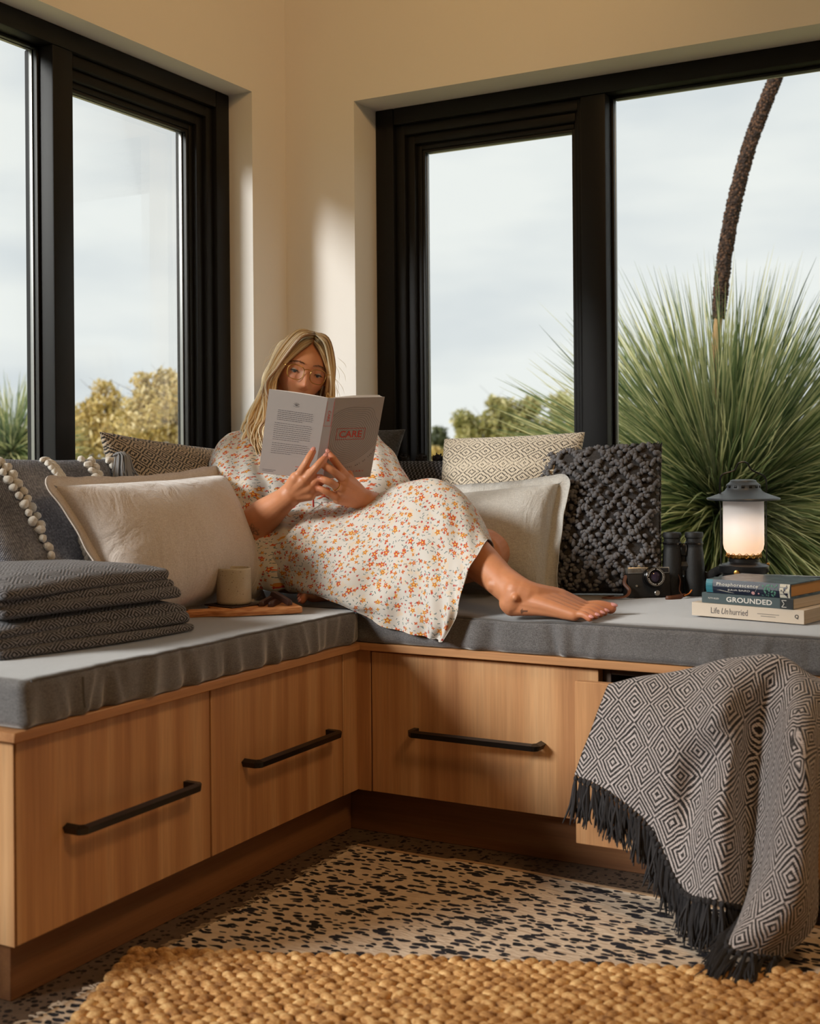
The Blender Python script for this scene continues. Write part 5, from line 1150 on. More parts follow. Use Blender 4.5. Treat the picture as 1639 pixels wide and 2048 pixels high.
# scalp shell
sv = []; 
for a_ in np.linspace(.0, 1.0, 22):
    row = []
    for b_ in np.linspace(-PI, PI, 60, endpoint=False):
        lim = .52 if abs(b_) < .75 else (.52 + (abs(b_) - .75) * 1.25)
        phi = PI / 2 - a_ * min(lim, 2.25); phi = max(phi, -1.0); row.append(hd(.0755 * math.cos(phi) * math.sin(b_), (.090 if abs(b_) < PI / 2 else .102) * math.cos(phi) * math.cos(b_) - .004, (.104 if phi > 0 else .106) * math.sin(phi) + .002))
    sv.append(row)
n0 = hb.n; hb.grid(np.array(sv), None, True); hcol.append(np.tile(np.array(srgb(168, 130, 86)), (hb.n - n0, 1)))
endL = [at(502, 842, 2.99), at(520, 905, 2.955), at(512, 935, 2.945), at(532, 950, 2.93), at(545, 900, 2.945), at(500, 880, 2.98)]
for i in range(230):
    sg = -1 if i % 9 < 5 else 1
    f = r.random(); f = f ** .8                                     # 0 = forehead, 1 = crown
    y0 = .086 - .150 * f; z0 = .082 + .028 * math.sin(PI * min(1, .25 + f * .75)) - .030 * max(0, f - .7); s = sg * r.uniform(.001, .004)
    lift = r.uniform(.0, .012)
    p0 = hd(s, y0, z0)
    front = max(0, 1 - f * 2.4)
    p1 = hd(sg * (.034 + lift - .008 * front), y0 * .96 + .014 * front, z0 - .014 - .004 * front + lift * .5); p2 = hd(sg * (.066 + lift - .014 * front), y0 * .80 + .018 * front, .040 - .006 * front + .01 * f); p3 = hd(sg * (.080 + lift - .010 * front), y0 * .62 + .032 * front, -.010); p4 = hd(sg * (.084 + lift + r.uniform(0, .008)), y0 * .5 + .028 * front, -.065)
    wf = np.clip(1 - f * 2.6, 0, 1) * (i % 3 > 0)
    if wf > 0:                                                      # front locks hug the forehead and temples
        o_ = lift * .5 + .006; z_ = r.normal(0, .004)
        FP = [hd(s, face_y(0, .078) + o_ * .6, .080 + z_), hd(sg * .022, face_y(.022, .062) + o_, .064 + z_), hd(sg * .044, face_y(.044, .036) + o_, .036 + z_), hd(sg * (.060 + lift * .5), face_y(.058, .004) + o_ + .004, .002), hd(sg * (.068 + lift * .6), face_y(.062, -.03) + o_ + .006, -.04)]
        p0, p1, p2, p3, p4 = [b_ * (1 - wf) + a_ * wf for a_, b_ in zip(FP, (p0, p1, p2, p3, p4))]
    P = [p0, p1, p2, p3, p4]
    wv = lambda a: RT * (a * .010) 
    ph_ = r.uniform(0, 6.28)
    if sg < 0:                                                      # long side, falling over the shoulder
        u0 = r.random(); xx = 500 + 52 * u0 + r.normal(0, 4); dp = 2.985 - .05 * u0 + r.normal(0, .012); yend = r.uniform(880, 955)
        for k, yy in enumerate(np.arange(830, yend, 26)):
            P.append(at(xx - 10 + 6 * k * (.4 - u0) * .5 + 9.5 * math.sin(yy * .055 + ph_ * .22) + 3 * math.sin(yy * .11 + ph_), yy, dp - .012 * k))
    else:
        xx = 664 + r.normal(0, 7); dp = 3.02 + r.normal(0, .02)
        for k, yy in enumerate(np.arange(800, r.uniform(850, 915), 26)): P.append(at(xx - 2 * k + 5 * math.sin(yy * .06 + ph_ * .4), yy, dp - .006 * k))
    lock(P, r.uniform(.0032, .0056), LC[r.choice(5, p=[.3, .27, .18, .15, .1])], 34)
for i in range(60):                                                 # back of the head
    a_ = r.uniform(1.6, 4.7); p0 = hd(0, -.05 + r.normal(0, .01), .098); p1 = hd(.055 * math.sin(a_), -.05 + .05 * math.cos(a_), .075); p2 = hd(.082 * math.sin(a_), .105 * math.cos(a_), .0); p3 = hd(.084 * math.sin(a_), .10 * math.cos(a_), -.09)
    lock([p0, p1, p2, p3, p3 + np.array([0, 0, -.06])], .006, LC[r.choice(5)], 16)
for i in range(26):                                                 # stray strands
    sg = -1 if r.random() < .7 else 1; q = hd(sg * r.uniform(.07, .09), r.uniform(-.02, .05), r.uniform(-.08, .06)); d = hR * sg * r.uniform(.01, .03) - UPV * r.uniform(.02, .05); lock([q, q + d * .5 + hR * sg * .006, q + d], .0007, LC[3], 8, 3, 1)
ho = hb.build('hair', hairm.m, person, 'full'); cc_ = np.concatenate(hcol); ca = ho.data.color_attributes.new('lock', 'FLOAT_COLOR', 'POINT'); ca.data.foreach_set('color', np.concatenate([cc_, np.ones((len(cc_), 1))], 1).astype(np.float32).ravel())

# ------------------------------------------------------------------ floral dress
def floral():
    a = Mat('floral_dress_cotton', srgb(232, 224, 212), .8); n = a.nt; a.b.inputs['Sheen Weight'].default_value = .15
    u0, v0 = a.uv()
    w = a.noise(a.coord('UV'), 30, 2, .5, 'Color'); ws = nd(n, 'SeparateColor', {0: w})
    u = M(n, 'ADD', u0, M(n, 'MULTIPLY_ADD', ws.outputs[0], .006, -.003)); v = M(n, 'ADD', v0, M(n, 'MULTIPLY_ADD', ws.outputs[1], .006, -.003))
    def layer(scale, R, petals, off, keep, stretch=None, depth=.26):
        x = M(n, 'MULTIPLY_ADD', u, scale, off); y = M(n, 'MULTIPLY_ADD', v, scale, off * 1.7)
        cv = nd(n, 'CombineXYZ', {0: x, 1: y}); vo = a.voro(cv.outputs[0], 1.0, feature='F1', voronoi_dimensions='2D'); vo.inputs['Randomness'].default_value = .82
        d = nd(n, 'VectorMath', {0: cv.outputs[0], 1: vo.outputs['Position']}, operation='SUBTRACT'); sp = nd(n, 'SeparateXYZ', {0: d.outputs[0]}); rc = nd(n, 'SeparateColor', {0: vo.outputs['Color']})
        an = M(n, 'ADD', M(n, 'ARCTAN2', sp.outputs[1], sp.outputs[0]), M(n, 'MULTIPLY', rc.outputs[0], 6.28)); rr = vo.outputs['Distance']
        size = M(n, 'MULTIPLY_ADD', rc.outputs[1], .35 * R, .78 * R)
        lim = M(n, 'MULTIPLY', size, M(n, 'MULTIPLY_ADD', M(n, 'COSINE', M(n, 'MULTIPLY', an, petals)), depth, 1 - depth))
        msk = M(n, 'MULTIPLY', M(n, 'LESS_THAN', rr, lim), M(n, 'LESS_THAN', rc.outputs[2], keep))
        return msk, M(n, 'DIVIDE', rr, size), rc
    base = srgb(224, 219, 212)
    c = MIX(n, M(n, 'MULTIPLY', layer(46, .40, 3, 11.3, .5)[0], .35), base, srgb(240, 206, 160))       # washed-out blossoms
    for off, keep in ((5.1, .5), (8.7, .36)):
        m1, _, rc = layer(105, .27, 2, off, keep, depth=.5); c = MIX(n, m1, c, MIX(n, rc.outputs[1], srgb(52, 74, 84), srgb(120, 142, 140)))   # blue-grey leaves
    m2, r2, rc = layer(62, .27, 4, 3.3, .5); c = MIX(n, m2, c, MIX(n, rc.outputs[0], srgb(222, 160, 62), srgb(206, 92, 50)))
    m3, r3, rc = layer(74, .22, 5, 7.9, .45); c = MIX(n, m3, c, srgb(196, 62, 44))
    m4, r4, rc = layer(37, .255, 5, 1.7, .80); fl_ = MIX(n, M(n, 'GREATER_THAN', rc.outputs[0], .55), srgb(222, 98, 40), srgb(232, 168, 62)); fl_ = MIX(n, M(n, 'LESS_THAN', r4, .30), fl_, srgb(246, 190, 92)); fl_ = MIX(n, M(n, 'MULTIPLY', M(n, 'LESS_THAN', r4, .52), M(n, 'GREATER_THAN', r4, .36)), fl_, srgb(176, 52, 34)); c = MIX(n, m4, c, fl_)
    a.color(c); a.bump(a.noise(a.coord('UV'), 900, 2), .15, .0006)
    tl = nd(n, 'BsdfTranslucent', {'Color': c}); ms = nd(n, 'MixShader', {0: .12, 1: a.b.outputs[0], 2: tl.outputs[0]}); n.links.new(ms.outputs[0], a.out.inputs[0]); return a.m
MT['floral'] = floral()
dress = MB()
def A3(p): return at(*p)
rows = [(at(603, 872, 3.05), .075, .062, sd, tf_), (at(602, 884, 3.035), .135, .080, sd, tf_), (at(603, 905, 3.015), .158, .100, sd, tf_), (at(604, 945, 2.985) , .170, .126, sd, tf_), (at(604, 985, 2.955), .165, .134, sd, tf_), (at(600, 1025, 2.915), .162, .140, sd, tf_), (at(602, 1075, 2.885), .182, .148, sd, tf_), (at(600, 1130, 2.875), .196, .150, sd, tf_), (at(600, 1168, 2.885), .190, .145, sd, tf_)]
rings(dress, rows, 56, 48, 2.3)
cap(dress, [at(490, 900, 2.99), at(472, 935, 2.95), at(478, 975, 2.90), at(496, 1006, 2.86)], [.056, .066, .070, .066], 16, 28)
cap(dress, [at(722, 900, 3.02), at(742, 935, 2.99), at(756, 968, 2.93), at(772, 992, 2.90)], [.054, .062, .066, .062], 16, 28)
dm, DV = remesh(dress, .006, 6, .5)
pl_u, pl_v = (DV - NECK0) @ sd, DV[:, 2]
N_ = np.zeros(len(DV) * 3); dm.vertices.foreach_get('normal', N_); N_ = N_.reshape(-1, 3)
ang_ = np.arctan2((DV - PEL) @ sd, np.maximum(.02, (DV - (PEL - tf_ * .16)) @ tf_))
fold = vn(np.stack([pl_u * 3.2, pl_v * .7], -1), 22, 4) * .0045 + vn(np.stack([pl_u * 2 + pl_v * 1.2, pl_v * 1.6], -1), 40, 9) * .003
waist = np.exp(-((pl_v - .700) / .012) ** 2); fold = fold + waist * (-.006) + np.exp(-((pl_v - .68) / .03) ** 2) * np.sin(pl_u * 190) * .0022
DV = DV + N_ * fold[:, None]
dm.vertices.foreach_set('co', (DV - np.array(WPOS[person.name])).astype(np.float32).ravel())
ul = dm.uv_layers.new(name='UVMap'); li = np.zeros(len(dm.loops), dtype=np.int32); dm.loops.foreach_get('vertex_index', li); da_ = -((DV - NECK0) @ tf_) + .13; UVd = np.stack([pl_u + .9 * np.tanh(pl_u / .06) * da_, pl_v + .45 * da_], 1); ul.data.foreach_set('uv', UVd[li].astype(np.float32).ravel())
dm.polygons.foreach_set('use_smooth', [True] * len(dm.polygons)); dm.materials.clear(); dm.materials.append(MT['floral']); dm.update(); dress_o = link('dress', dm, person)
SKC = [[(640, 1000, 2.86), (700, 1012, 2.85), (748, 1000, 2.83), (806, 978, 2.80), (868, 972, 2.77), (922, 994, 2.73), (962, 1040, 2.69), (986, 1090, 2.62)],
 [(640, 1006, 2.80), (698, 1012, 2.775), (745, 994, 2.745), (800, 967, 2.71), (855, 957, 2.675), (905, 977, 2.64), (945, 1024, 2.60), (977, 1077, 2.545)],
 [(600, 1042, 2.735), (660, 1046, 2.70), (725, 1040, 2.672), (790, 1025, 2.635), (850, 1015, 2.60), (893, 1030, 2.572), (928, 1065, 2.54), (957, 1105, 2.495)],
 [(560, 1085, 2.715), (622, 1095, 2.67), (700, 1095, 2.63), (770, 1090, 2.60), (830, 1085, 2.565), (878, 1096, 2.535), (910, 1122, 2.505), (932, 1148, 2.475)],
 [(528, 1128, 2.745), (596, 1145, 2.69), (680, 1150, 2.60), (755, 1156, 2.58), (815, 1157, 2.545), (863, 1167, 2.51), (898, 1186, 2.48), (920, 1198, 2.462)],
 [(520, 1150, 2.79), (584, 1176, 2.705), (660, 1190, 2.60), (733, 1208, 2.57), (796, 1222, 2.548), (848, 1234, 2.51), (884, 1243, 2.48), (907, 1240, 2.465)],
 [(524, 1163, 2.84), (588, 1185, 2.735), (645, 1195, 2.625), (706, 1220, 2.585), (768, 1254, 2.565), (828, 1269, 2.527), (864, 1278, 2.503), (886, 1283, 2.488)]]
G = np.array([[at(*p) for p in row] for row in SKC]); G = np.concatenate([G[:1] + (FW * .02 - UPV * .05), G], 0)
S = surf(G, 120, 150)
def push(S, chain, marg):
    P = crom([c[0] for c in chain], 40); R_ = crom([[c[1]] for c in chain], 40)[:, 0]; Q = S.reshape(-1, 3); best = np.full(len(Q), 1e9); mv = np.zeros_like(Q)
    for p_, r__ in zip(P, R_):
        d = Q - p_; l_ = np.linalg.norm(d, axis=1); need = (r__ + marg) - l_; dirn = d * .35 - FW * .02 + UPV * .01; dirn /= np.linalg.norm(dirn, axis=1)[:, None]
        k_ = need > 0; better = k_ & (need > np.linalg.norm(mv, axis=1)); mv[better] = dirn[better] * need[better][:, None]
    return (Q + mv).reshape(S.shape)
for _ in range(3):
    S = push(S, [(HIR, .084), (HIR * .5 + KNR * .5 - UPV * .012, .066), (KNR, .050), (KNR * .66 + ANR * .34 + np.array([-.012, -.004, -.012]), .052)], .007)
for _ in range(4):
    T = S.copy(); T[1:-1, 1:-1] = (S[:-2, 1:-1] + S[2:, 1:-1] + S[1:-1, :-2] + S[1:-1, 2:]) / 4; S = T
Nn = gnorm(S); sgn = 1 if Nn[60, 60] @ (CAM - S[60, 60]) > 0 else -1; Nn = Nn * sgn
uu, vv_ = np.meshgrid(np.linspace(0, 1, 150), np.linspace(0, 1, 120))
uvS = flatten(S, 28, 34, 1200)
f1_ = vn(np.stack([uu * 1.3 + vv_ * .9, uu * .25 - vv_ * .15], -1), 16, 31) * .0040; f2_ = np.sin((uu * 1.0 - vv_ * .35) * 46 + 2 * np.sin(vv_ * 5)) * .0045 * ss(vv_, .45, 1.0) * ss(uu, .25, .6)
f3_ = np.sin(uu * 95 + vv_ * 9) * .0022 * (1 - ss(uu, .05, .3)) ; f4_ = vn(np.stack([uu * 2, vv_ * 2], -1), 14, 33) * .0022
S = S + Nn * (f1_ + f2_ + f3_ + f4_)[..., None]
mb = MB(); sheet(mb, S, .0016 * sgn, uvS); mb.build('skirt', MT['floral'], dress_o, 'full')
mb = MB(); q = at(627, 1000, 2.79); mb.tube(crom([q + UPV * .012 - FW * .006, q - FW * .012, q - UPV * .015 - FW * .010], 8), .0022, 6); mb.build('waist_tie', plain('red_tie', srgb(186, 52, 38), .7), dress_o, label='red waist tie')

# ------------------------------------------------------------------ the open book
BQ = dict(back=[(517, 946, 2.765), (627, 957, 2.722), (655, 796, 2.628), (538, 778, 2.672)], spine=[(627, 957, 2.722), (646, 957, 2.722), (671, 796, 2.628), (655, 796, 2.628)], front=[(646, 957, 2.722), (740, 954, 2.775), (769, 794, 2.694), (671, 796, 2.628)])
BQ = {k: [at(*p) for p in v] for k, v in BQ.items()}
rd = thing('open_book', 'open pale paperback with red lettering and contour rings, held up by the woman', 'book', (BQ['spine'][0] + BQ['spine'][1]) / 2)
def bil(Q, s, t): return Q[0] * (1 - s) * (1 - t) + Q[1] * s * (1 - t) + Q[2] * s * t + Q[3] * (1 - s) * t
def qn(Q): n_ = np.cross(Q[1] - Q[0], Q[3] - Q[0]); n_ /= np.linalg.norm(n_); return n_ if n_ @ (CAM - Q[0]) > 0 else -n_
paper = plain('pale_book_cover', srgb(166, 158, 154), .55, .02)
covers = {}
for k, nm in (('back', 'back_cover'), ('spine', 'spine'), ('front', 'front_cover')):
    Q = BQ[k]; n_ = qn(Q); t_ = np.linspace(0, 1, 9); P = np.array([[bil(Q, a, b) for a in t_] for b in t_]); mb = MB(); sg = 1 if gnorm(P)[4, 4] @ n_ > 0 else -1; sheet(mb, P, .0011 * sg); covers[k] = mb.build(nm, paper, rd)
# page blocks: fanned leaves behind each cover
pgm = plain('book_paper', srgb(226, 220, 214), .75, .02)
for k, inner in (('back', 1), ('front', 0)):
    Q = BQ[k]; n_ = qn(Q); mb = MB()
    for L2 in range(9):
        P = []
        for b in (.012, .985):
            row = []
            for a in np.linspace(0, 1, 14):
                s = 1 - a if inner else a                           # 0 at the spine
                sx = s * (1 - .004 * L2 - .012 * (L2 > 5)); th_ = (.0010 + .0010 * L2) * (.35 + .65 * math.sin(PI * min(1, .15 + s * .85)) ) + .0012 * L2 * s * (.35 + (.8 if k == 'front' else 0) * (L2 / 9))
                row.append(bil(Q, 1 - sx if inner else sx, b) - n_ * (.0014 + th_))
            P.append(row)
        P = np.array(P); sg = 1 if gnorm(P)[0, 5] @ n_ > 0 else -1; sheet(mb, P, .0007 * sg)
    mb.build('page_block', pgm, rd)
def pr(k, lift=.0004):
    Q = BQ[k]; n_ = qn(Q); w_ = np.linalg.norm(Q[1] - Q[0]); h_ = np.linalg.norm(Q[3] - Q[0]); return (lambda a, b: bil(Q, a / w_, b / h_) + n_ * lift), w_, h_
fn, w_, h_ = pr('front'); mb = MB()
def ribbon(mb, pts, wd_, fn, closed=False):
    pts = np.array(pts); d = np.gradient(pts, axis=0); d /= np.linalg.norm(d, axis=1)[:, None] + 1e-9; s = np.stack([-d[:, 1], d[:, 0]], 1) * wd_ / 2
    m_ = len(pts); V = [fn(*p) for p in pts - s] + [fn(*p) for p in pts + s]; mb.add(V, [(i, i + 1, m_ + i + 1, m_ + i) for i in range(m_ - 1)])
cx_, cy_ = w_ * .42, h_ * .54
for k in range(13):                                                 # growth-ring contours, clipped at the spine
    R_ = (.012 + .0043 * k); th = np.linspace(0, 2 * PI, 121); rr_ = R_ * (1 + .06 * np.sin(2 * th + .6) + .035 * np.sin(3 * th + 1.2) + .10 * (k / 12) * np.exp(-((th - .95) / .22) ** 2) - .05 * (k / 12) * np.exp(-((th - .62) / .16) ** 2))
    pts = np.stack([cx_ + rr_ * np.cos(th), cy_ + rr_ * 1.12 * np.sin(th)], 1); keep = (pts[:, 0] > .0006) & (pts[:, 0] < w_ - .001); seg = []
    for p, kk in zip(pts, keep):
        if kk: seg.append(p)
        else:
            if len(seg) > 2: ribbon(mb, seg, .00055, fn)
            seg = []
    if len(seg) > 2: ribbon(mb, seg, .00055, fn)
mb.build('contour_rings', INK['grey'], covers['front'], False)
put_text(covers['front'], 'CARE', INK['red'], lambda a, b: fn(a, b) + qn(BQ['front']) * .0003, w_ * .42, h_ * .555, width=w_ * .46, height=.0165, bold=.012, name='title')
mb = MB(); x0_, x1_, y0_, y1_ = w_ * .13, w_ * .71, h_ * .49, h_ * .625
for p, q in (((x0_, y0_), (x1_, y0_)), ((x1_, y0_), (x1_, y1_)), ((x1_, y1_), (x0_, y1_)), ((x0_, y1_), (x0_, y0_))): ribbon(mb, [p, q], .0009, lambda a, b: fn(a, b) + qn(BQ['front']) * .0003)
mb.build('title_box', INK['red'], covers['front'], False)
mb = MB(); S_ = 'THE RADICAL ART OF TAKING TIME'; Rt = .0715
for i, chh in enumerate(S_):
    if chh == ' ': continue
    a_ = -2.02 + 1.92 * i / (len(S_) - 1); V, F = text2d(chh); e = V.max(0) - V.min(0); kk = .0036 / .72; c_ = np.array([cx_ + Rt * math.cos(a_), cy_ + 1.12 * Rt * math.sin(a_)]); up2 = -np.array([math.cos(a_), math.sin(a_)]); ri = np.array([-math.sin(a_), math.cos(a_)])
    P = [c_ + ri * v[0] * kk + up2 * v[1] * kk for v in V]
    if min(p[0] for p in P) > .001 and max(p[0] for p in P) < w_ - .0005: mb.add([fn(*p) for p in P], F)
mb.build('subtitle', INK['dark'], covers['front'], False)
put_text(covers['front'], 'McALARY', INK['red'], fn, w_ * .62, h_ * .085, width=w_ * .42, height=.0042, space=1.3)
fn, w_, h_ = pr('spine'); V, F = text2d('CARE', 1, .01); 
mb = MB(); kk = .026 / (V[:, 0].max() - V[:, 0].min()); mb.add([fn(w_ * .5 + v[1] * kk * .75, h_ * .78 - v[0] * kk) for v in V], F); mb.build('title', INK['red'], covers['spine'], False)
mb = MB(); 
for p, q in (((w_ * .1, h_ * .66), (w_ * .9, h_ * .66)), ((w_ * .9, h_ * .66), (w_ * .9, h_ * .96)), ((w_ * .1, h_ * .96), (w_ * .1, h_ * .66)), ((w_ * .97, .001), (w_ * .97, h_ * .99))): ribbon(mb, [p, q], .0006, fn)
mb.build('spine_lines', INK['red'], covers['spine'], False)
fn, w_, h_ = pr('back'); r = np.random.default_rng(8); mb = MB(); y_ = .78
for blk, (nl, gap) in enumerate(((6, .022), (9, .0245), (6, .024))):
    for k in range(nl):
        x_ = w_ * (.20 if blk == 0 else .17); xe = w_ * r.uniform(.80, .84) if k < nl - 1 else w_ * r.uniform(.5, .78)
        while x_ < xe:
            l_ = r.uniform(.0022, .0068); ribbon(mb, [(x_, h_ * y_), (min(x_ + l_, xe), h_ * y_ + r.normal(0, .00012))], .0011 if blk else .0013, fn); x_ += l_ + .0012
        y_ -= gap
    y_ -= .020
for k in range(2): ribbon(mb, [(w_ * .06, h_ * (.055 - .018 * k)), (w_ * (.30 - .04 * k), h_ * (.055 - .018 * k))], .0009, fn)
mb.build('blurb_lines', INK['grey'], covers['back'], False)
mb = MB(); ex_, ey_0 = w_ * .5, h_ * .855
for a_ in (-.95, -.5, 0, .5, .95): ribbon(mb, [(ex_ + .001 * a_, ey_0), (ex_ + .008 * math.sin(a_), ey_0 + .008 * math.cos(a_))], .0006, fn)
ribbon(mb, [(ex_ - .007, ey_0 - .001), (ex_, ey_0 - .003), (ex_ + .007, ey_0 - .001)], .0006, fn); mb.build('leaf_emblem', INK['dark'], covers['back'], False)
mb = MB(); 
for b_ in (.125, .03): ribbon(mb, [(w_ * .64, h_ * b_), (w_ * .86, h_ * b_)], .0011, fn)
mb.build('red_rules', INK['red'], covers['back'], False); put_text(covers['back'], 'Q', INK['dark'], fn, w_ * .68, h_ * .078, height=.008)
# ------------------------------------------------------------------ outside
GZ = -.35
def ground():
    a = Mat('dry_grass_ground', srgb(176, 164, 110), .95); v = a.coord('Object'); f = a.noise(v, .5, 6, .65); g_ = a.noise(v, 14, 4)
    k = M(a.nt, 'ADD', M(a.nt, 'MULTIPLY', f, .6), M(a.nt, 'MULTIPLY', g_, .4)); a.color(RAMP(a.nt, k, [(.3, srgb(120, 124, 70)), (.5, srgb(184, 172, 116)), (.7, srgb(216, 204, 160))])); a.bump(g_, .6, .03); return a.m
gm = MB(); n_ = 40; gx = np.linspace(-90, 90, n_); X_, Y_ = np.meshgrid(gx, gx + 60); gm.grid(np.stack([X_, Y_, GZ + .0 * X_], -1)[::-1])
tag(gm.build('ground', ground(), None, base=(0, 0, 0)), 'dry grassy ground outside the windows', 'ground')

def leaf_mat(name, c1, c2, c3, tr=.35):
    a = Mat(name, c2, .55); n = a.nt; oi = nd(n, 'Attribute', attribute_name='tone'); c = RAMP(n, oi.outputs['Fac'], [(.1, c1), (.5, c2), (.9, c3)]); a.color(c)
    tl = nd(n, 'BsdfTranslucent', {'Color': c}); ms = nd(n, 'MixShader', {0: tr, 1: a.b.outputs[0], 2: tl.outputs[0]}); n.links.new(ms.outputs[0], a.out.inputs[0]); return a.m
def tone(o, vals):
    ca = o.data.attributes.new('tone', 'FLOAT', 'POINT'); ca.data.foreach_set('value', np.asarray(vals, np.float32))
needle = leaf_mat('grass_tree_needles', srgb(62, 84, 56), srgb(132, 148, 98), srgb(236, 230, 176)); dead = leaf_mat('grass_tree_dead_needles', srgb(54, 42, 30), srgb(110, 84, 56), srgb(168, 134, 88), .1)
bark = plain('fibrous_bark', srgb(62, 46, 36), .95, .35, 30, .8)
def needles(mb, tones, c, n, elo, ehi, L, wd_, droop, rng, az=None, r0=.12):
    k = 9
    for i in range(n):
        a = rng.uniform(0, 2 * PI) if az is None else rng.uniform(*az); e = math.asin(rng.uniform(math.sin(elo), math.sin(ehi))); d = np.array([math.cos(a) * math.cos(e), math.sin(a) * math.cos(e), math.sin(e)])
        l_ = L * rng.uniform(.72, 1.12); t_ = np.linspace(0, 1, k)[:, None]; w0 = rng.normal(0, .035, 3)
        P = c + d * r0 * rng.uniform(.2, 1) + d * l_ * t_ + np.array([0, 0, -1]) * droop * l_ * math.cos(e) * rng.uniform(.5, 1.5) * t_ ** 2.2 + w0 * l_ * t_ ** 2 + rng.normal(0, .007, 3) * np.sin(t_ * rng.uniform(4, 9))
        s = np.cross(d, (0, 0, 1.0)); s = s / (np.linalg.norm(s) + 1e-6); s = s * math.cos(a * 3) + np.cross(d, s) * math.sin(a * 3); w_ = wd_ * np.array([.7] + [1] * (k - 3) + [.6, .1])[:, None]
        mb.add(np.concatenate([P - s * w_ / 2, P + s * w_ / 2]), [(j, j + 1, k + j + 1, k + j) for j in range(k - 1)])
        tn = np.clip(rng.normal(.46, .28), 0, 1); tones.append(np.tile(np.clip(tn + .35 * (t_[:, 0] - .5), 0, 1), 2))
def grass_tree(label, c, L, n, seed, spike=None, skirt=True, group='grass trees outside'):
    rng = np.random.default_rng(seed); c = np.array(c, float)
    root = thing('grass_tree', label, 'plant', (c[0], c[1], GZ), group)
    mb = MB(); P = crom([(c[0], c[1], GZ - .02), (c[0] + .02, c[1], (GZ + c[2]) / 2), (c[0], c[1], c[2])], 10); mb.tube(P, .15 * L, 14); mb.build('trunk', bark, root)
    mb = MB(); tn = []; needles(mb, tn, c, n, -.55, 1.45, L, .0050 * max(1, L), .09, rng); o = mb.build('needle_crown', needle, root, kind='stuff'); tone(o, np.concatenate(tn))
    if skirt:
        mb = MB(); tn = []; needles(mb, tn, c - (0, 0, .08), n // 4, -1.35, -.55, L * .8, .0062, .1, rng); o = mb.build('dead_needle_skirt', dead, root, kind='stuff'); tone(o, np.concatenate(tn))
    return root
GC = at(1446, 1030, 4.6)
gt = grass_tree('large grass tree with a tall brown flower spike outside the right window', GC, .82, 6800, 2)
sp_ = [at(x_, y_, 4.65) for x_, y_ in ((1430, 800), (1432, 700), (1436, 640), (1443, 560), (1455, 470), (1476, 370), (1502, 280), (1530, 205), (1556, 140), (1585, 60), (1605, 0), (1630, -90))]
sp_[0] = GC * .6 + sp_[0] * .4; scl = 4.65 / FPX
stalk = crom(sp_, 60); MB().tube(stalk[:24], 8.5 * scl, 12).build('flower_stalk', plain('pale_stalk', srgb(176, 136, 92), .8, .2), gt, label='pale bare lower stalk')
spk = stalk[11:]; mb = MB(); rr_ = np.interp(np.arange(len(spk)), [0, 2, 12, 30, 48], [12, 14, 14.5, 13, 10]) * scl; mb.tube(spk, rr_, 16); rng = np.random.default_rng(4)
for i in range(2600):
    j = rng.integers(0, len(spk) - 1); f = rng.random(); q = spk[j] * (1 - f) + spk[j + 1] * f; d = rng.standard_normal(3); d -= nrm_(spk[j + 1] - spk[j]) * (d @ nrm_(spk[j + 1] - spk[j])); d = nrm_(d); mb.ico(q + d * rr_[j] * .97, .0042 * rng.uniform(.7, 1.4), 1)
a = Mat('brown_seed_spike', srgb(84, 58, 40), .9); vo = a.voro(a.coord('Object'), 90); a.color(RAMP(a.nt, vo.outputs['Distance'], [(.1, srgb(120, 84, 58)), (.5, srgb(62, 42, 30)), (.9, srgb(34, 24, 18))])); a.bump(vo.outputs['Distance'], .8, .01)
mb.build('seed_spike', a.m, gt, label='knobbly dark brown seed spike')
GL = at(22, 910, 7.5); grass_tree('blurred grass tree outside the left window, at the left edge', GL, .42, 1500, 9)

def bush(name, label, cat, clumps, base, n, leaf, cols, seed, tr=.4, twig=True, group=None, aspect=.45):
    rng = np.random.default_rng(seed); base = np.array(base, float); root = thing(name, label, cat, (base[0], base[1], GZ), group)
    mb = MB(); tn = []; tot = sum(c[1] ** 2 for c in clumps)
    for c, rad in clumps:
        c = np.array(c); m_ = int(n * rad ** 2 / tot)
        for i in range(m_):
            d = rng.standard_normal(3); d /= np.linalg.norm(d); q = c + d * rad * (rng.random() ** .6 * 1.0 + abs(rng.normal(0, .16))) * np.array([1, 1, .9]); ax_ = nrm_(rng.standard_normal(3) + (0, 0, -.2)); b_ = nrm_(np.cross(ax_, rng.standard_normal(3))); l_ = leaf * rng.uniform(.6, 1.3)
            mb.add([q - ax_ * l_ / 2, q + b_ * l_ * aspect / 2 + np.cross(ax_, b_) * l_ * .06, q + ax_ * l_ / 2, q - b_ * l_ * aspect / 2 + np.cross(ax_, b_) * l_ * .06], [(0, 1, 2, 3)]); tn.append(np.full(4, np.clip(rng.normal(.5, .25) + .12 * d[2], 0, 1)))
    o = mb.build('foliage', leaf_mat(name + '_leaves_%d' % seed, *cols, tr), root, False, kind='stuff'); tone(o, np.concatenate(tn))
    mb = MB()
    for c, rad in clumps:
        c = np.array(c); q = base * [1, 1, 0] + (0, 0, GZ); mb.tube(crom([q, q * .5 + c * .5 + rng.normal(0, .08, 3) * [1, 1, 0], c], 8), np.linspace(.05, .012, 8) * rad * 1.2, 6)
        for _ in range(7): mb.tube([c, c + rng.normal(0, .8, 3) * rad * np.array([1, 1, .6]) + (0, 0, rad * .7)], [.018 * rad, .006 * rad], 4)
    mb.build('stems', bark, root); return root
YG = (srgb(140, 124, 66), srgb(214, 188, 110), srgb(246, 230, 184)); GG = (srgb(112, 116, 66), srgb(176, 170, 104), srgb(226, 214, 160))
S9 = 9.0 / FPX
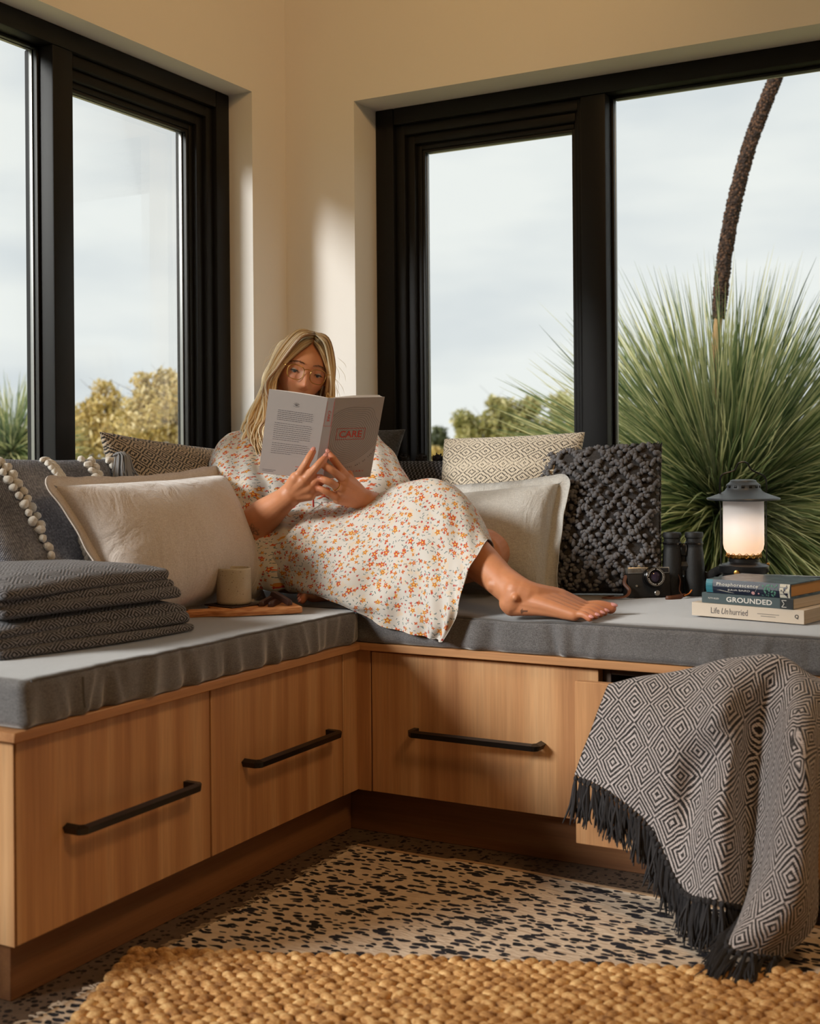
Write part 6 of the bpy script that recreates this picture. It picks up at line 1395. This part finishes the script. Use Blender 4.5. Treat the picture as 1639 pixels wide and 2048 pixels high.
cl = [(at(x_, y_, d_), r_ * S9) for x_, y_, d_, r_ in ((330, 850, 9, 66), (290, 845, 9.2, 58), (368, 815, 8.8, 62), (340, 790, 9, 46), (300, 800, 9, 40), (395, 850, 9, 74), (420, 795, 9.2, 64), (285, 765, 9, 22), (330, 760, 9, 26))]
bush('shrub', 'olive and yellow leafy shrub outside the left window, the taller one by the corner', 'shrub', cl, at(350, 900, 9), 8500, .052, YG, 31, group='blurred shrubs outside the left window')
cl = [(at(x_, y_, d_), r_ * 11.6 / FPX * 1.05) for x_, y_, d_, r_ in ((170, 880, 11.6, 52), (215, 865, 11.6, 52), (250, 875, 11.6, 54), (215, 810, 11.6, 34), (178, 830, 11.6, 30), (205, 775, 11.6, 18), (130, 890, 11.6, 46), (70, 895, 12, 52))]
bush('shrub', 'lower yellowish shrub outside the left window, behind the mullion', 'shrub', cl, at(190, 920, 11.6), 7000, .062, YG, 33, group='blurred shrubs outside the left window')
S15 = 15 / FPX
cl = [(at(x_, y_, 15), r_ * S15) for x_, y_, r_ in ((940, 868, 30), (925, 840, 22), (975, 850, 30), (1010, 820, 26), (985, 805, 16), (1035, 850, 32), (1060, 815, 24), (1010, 870, 34), (1075, 870, 36), (1130, 860, 40), (1120, 810, 26))]
bush('tree', 'olive gum tree in the distance through the middle of the right window', 'tree', cl, at(1000, 900, 15), 6500, .075, GG, 35, group='distant trees')
S24 = 24 / FPX
cl = [(at(x_, y_, 24), r_ * S24) for x_, y_, r_ in ((876, 866, 13), (868, 880, 10), (884, 882, 12))]
bush('tree', 'small dark tree far off, left of the olive gum tree', 'tree', cl, at(876, 905, 24), 420, .16, (srgb(60, 70, 52), srgb(92, 100, 72), srgb(140, 144, 104)), 36, group='distant trees')
for k, (x_, y_, d_, r_, sd_) in enumerate(((850, 905, 30, 14, 41), (905, 908, 28, 22, 42), (1090, 900, 22, 30, 43))):
    cl = [(at(x_ + dx_, y_ - abs(dx_) * .1, d_), r_ * d_ / FPX) for dx_ in (-r_, 0, r_)]
    bush('shrub', ['dark low shrub far off at the left edge of the right window', 'yellow green scrub far off behind the cream knit pillow', 'olive scrub far off below the gum tree'][k], 'shrub', cl, at(x_, 915, d_), 700, .2, (GG, YG, GG)[k] if k else (srgb(60, 66, 56), srgb(86, 92, 78), srgb(120, 124, 100)), sd_, group='distant scrub')
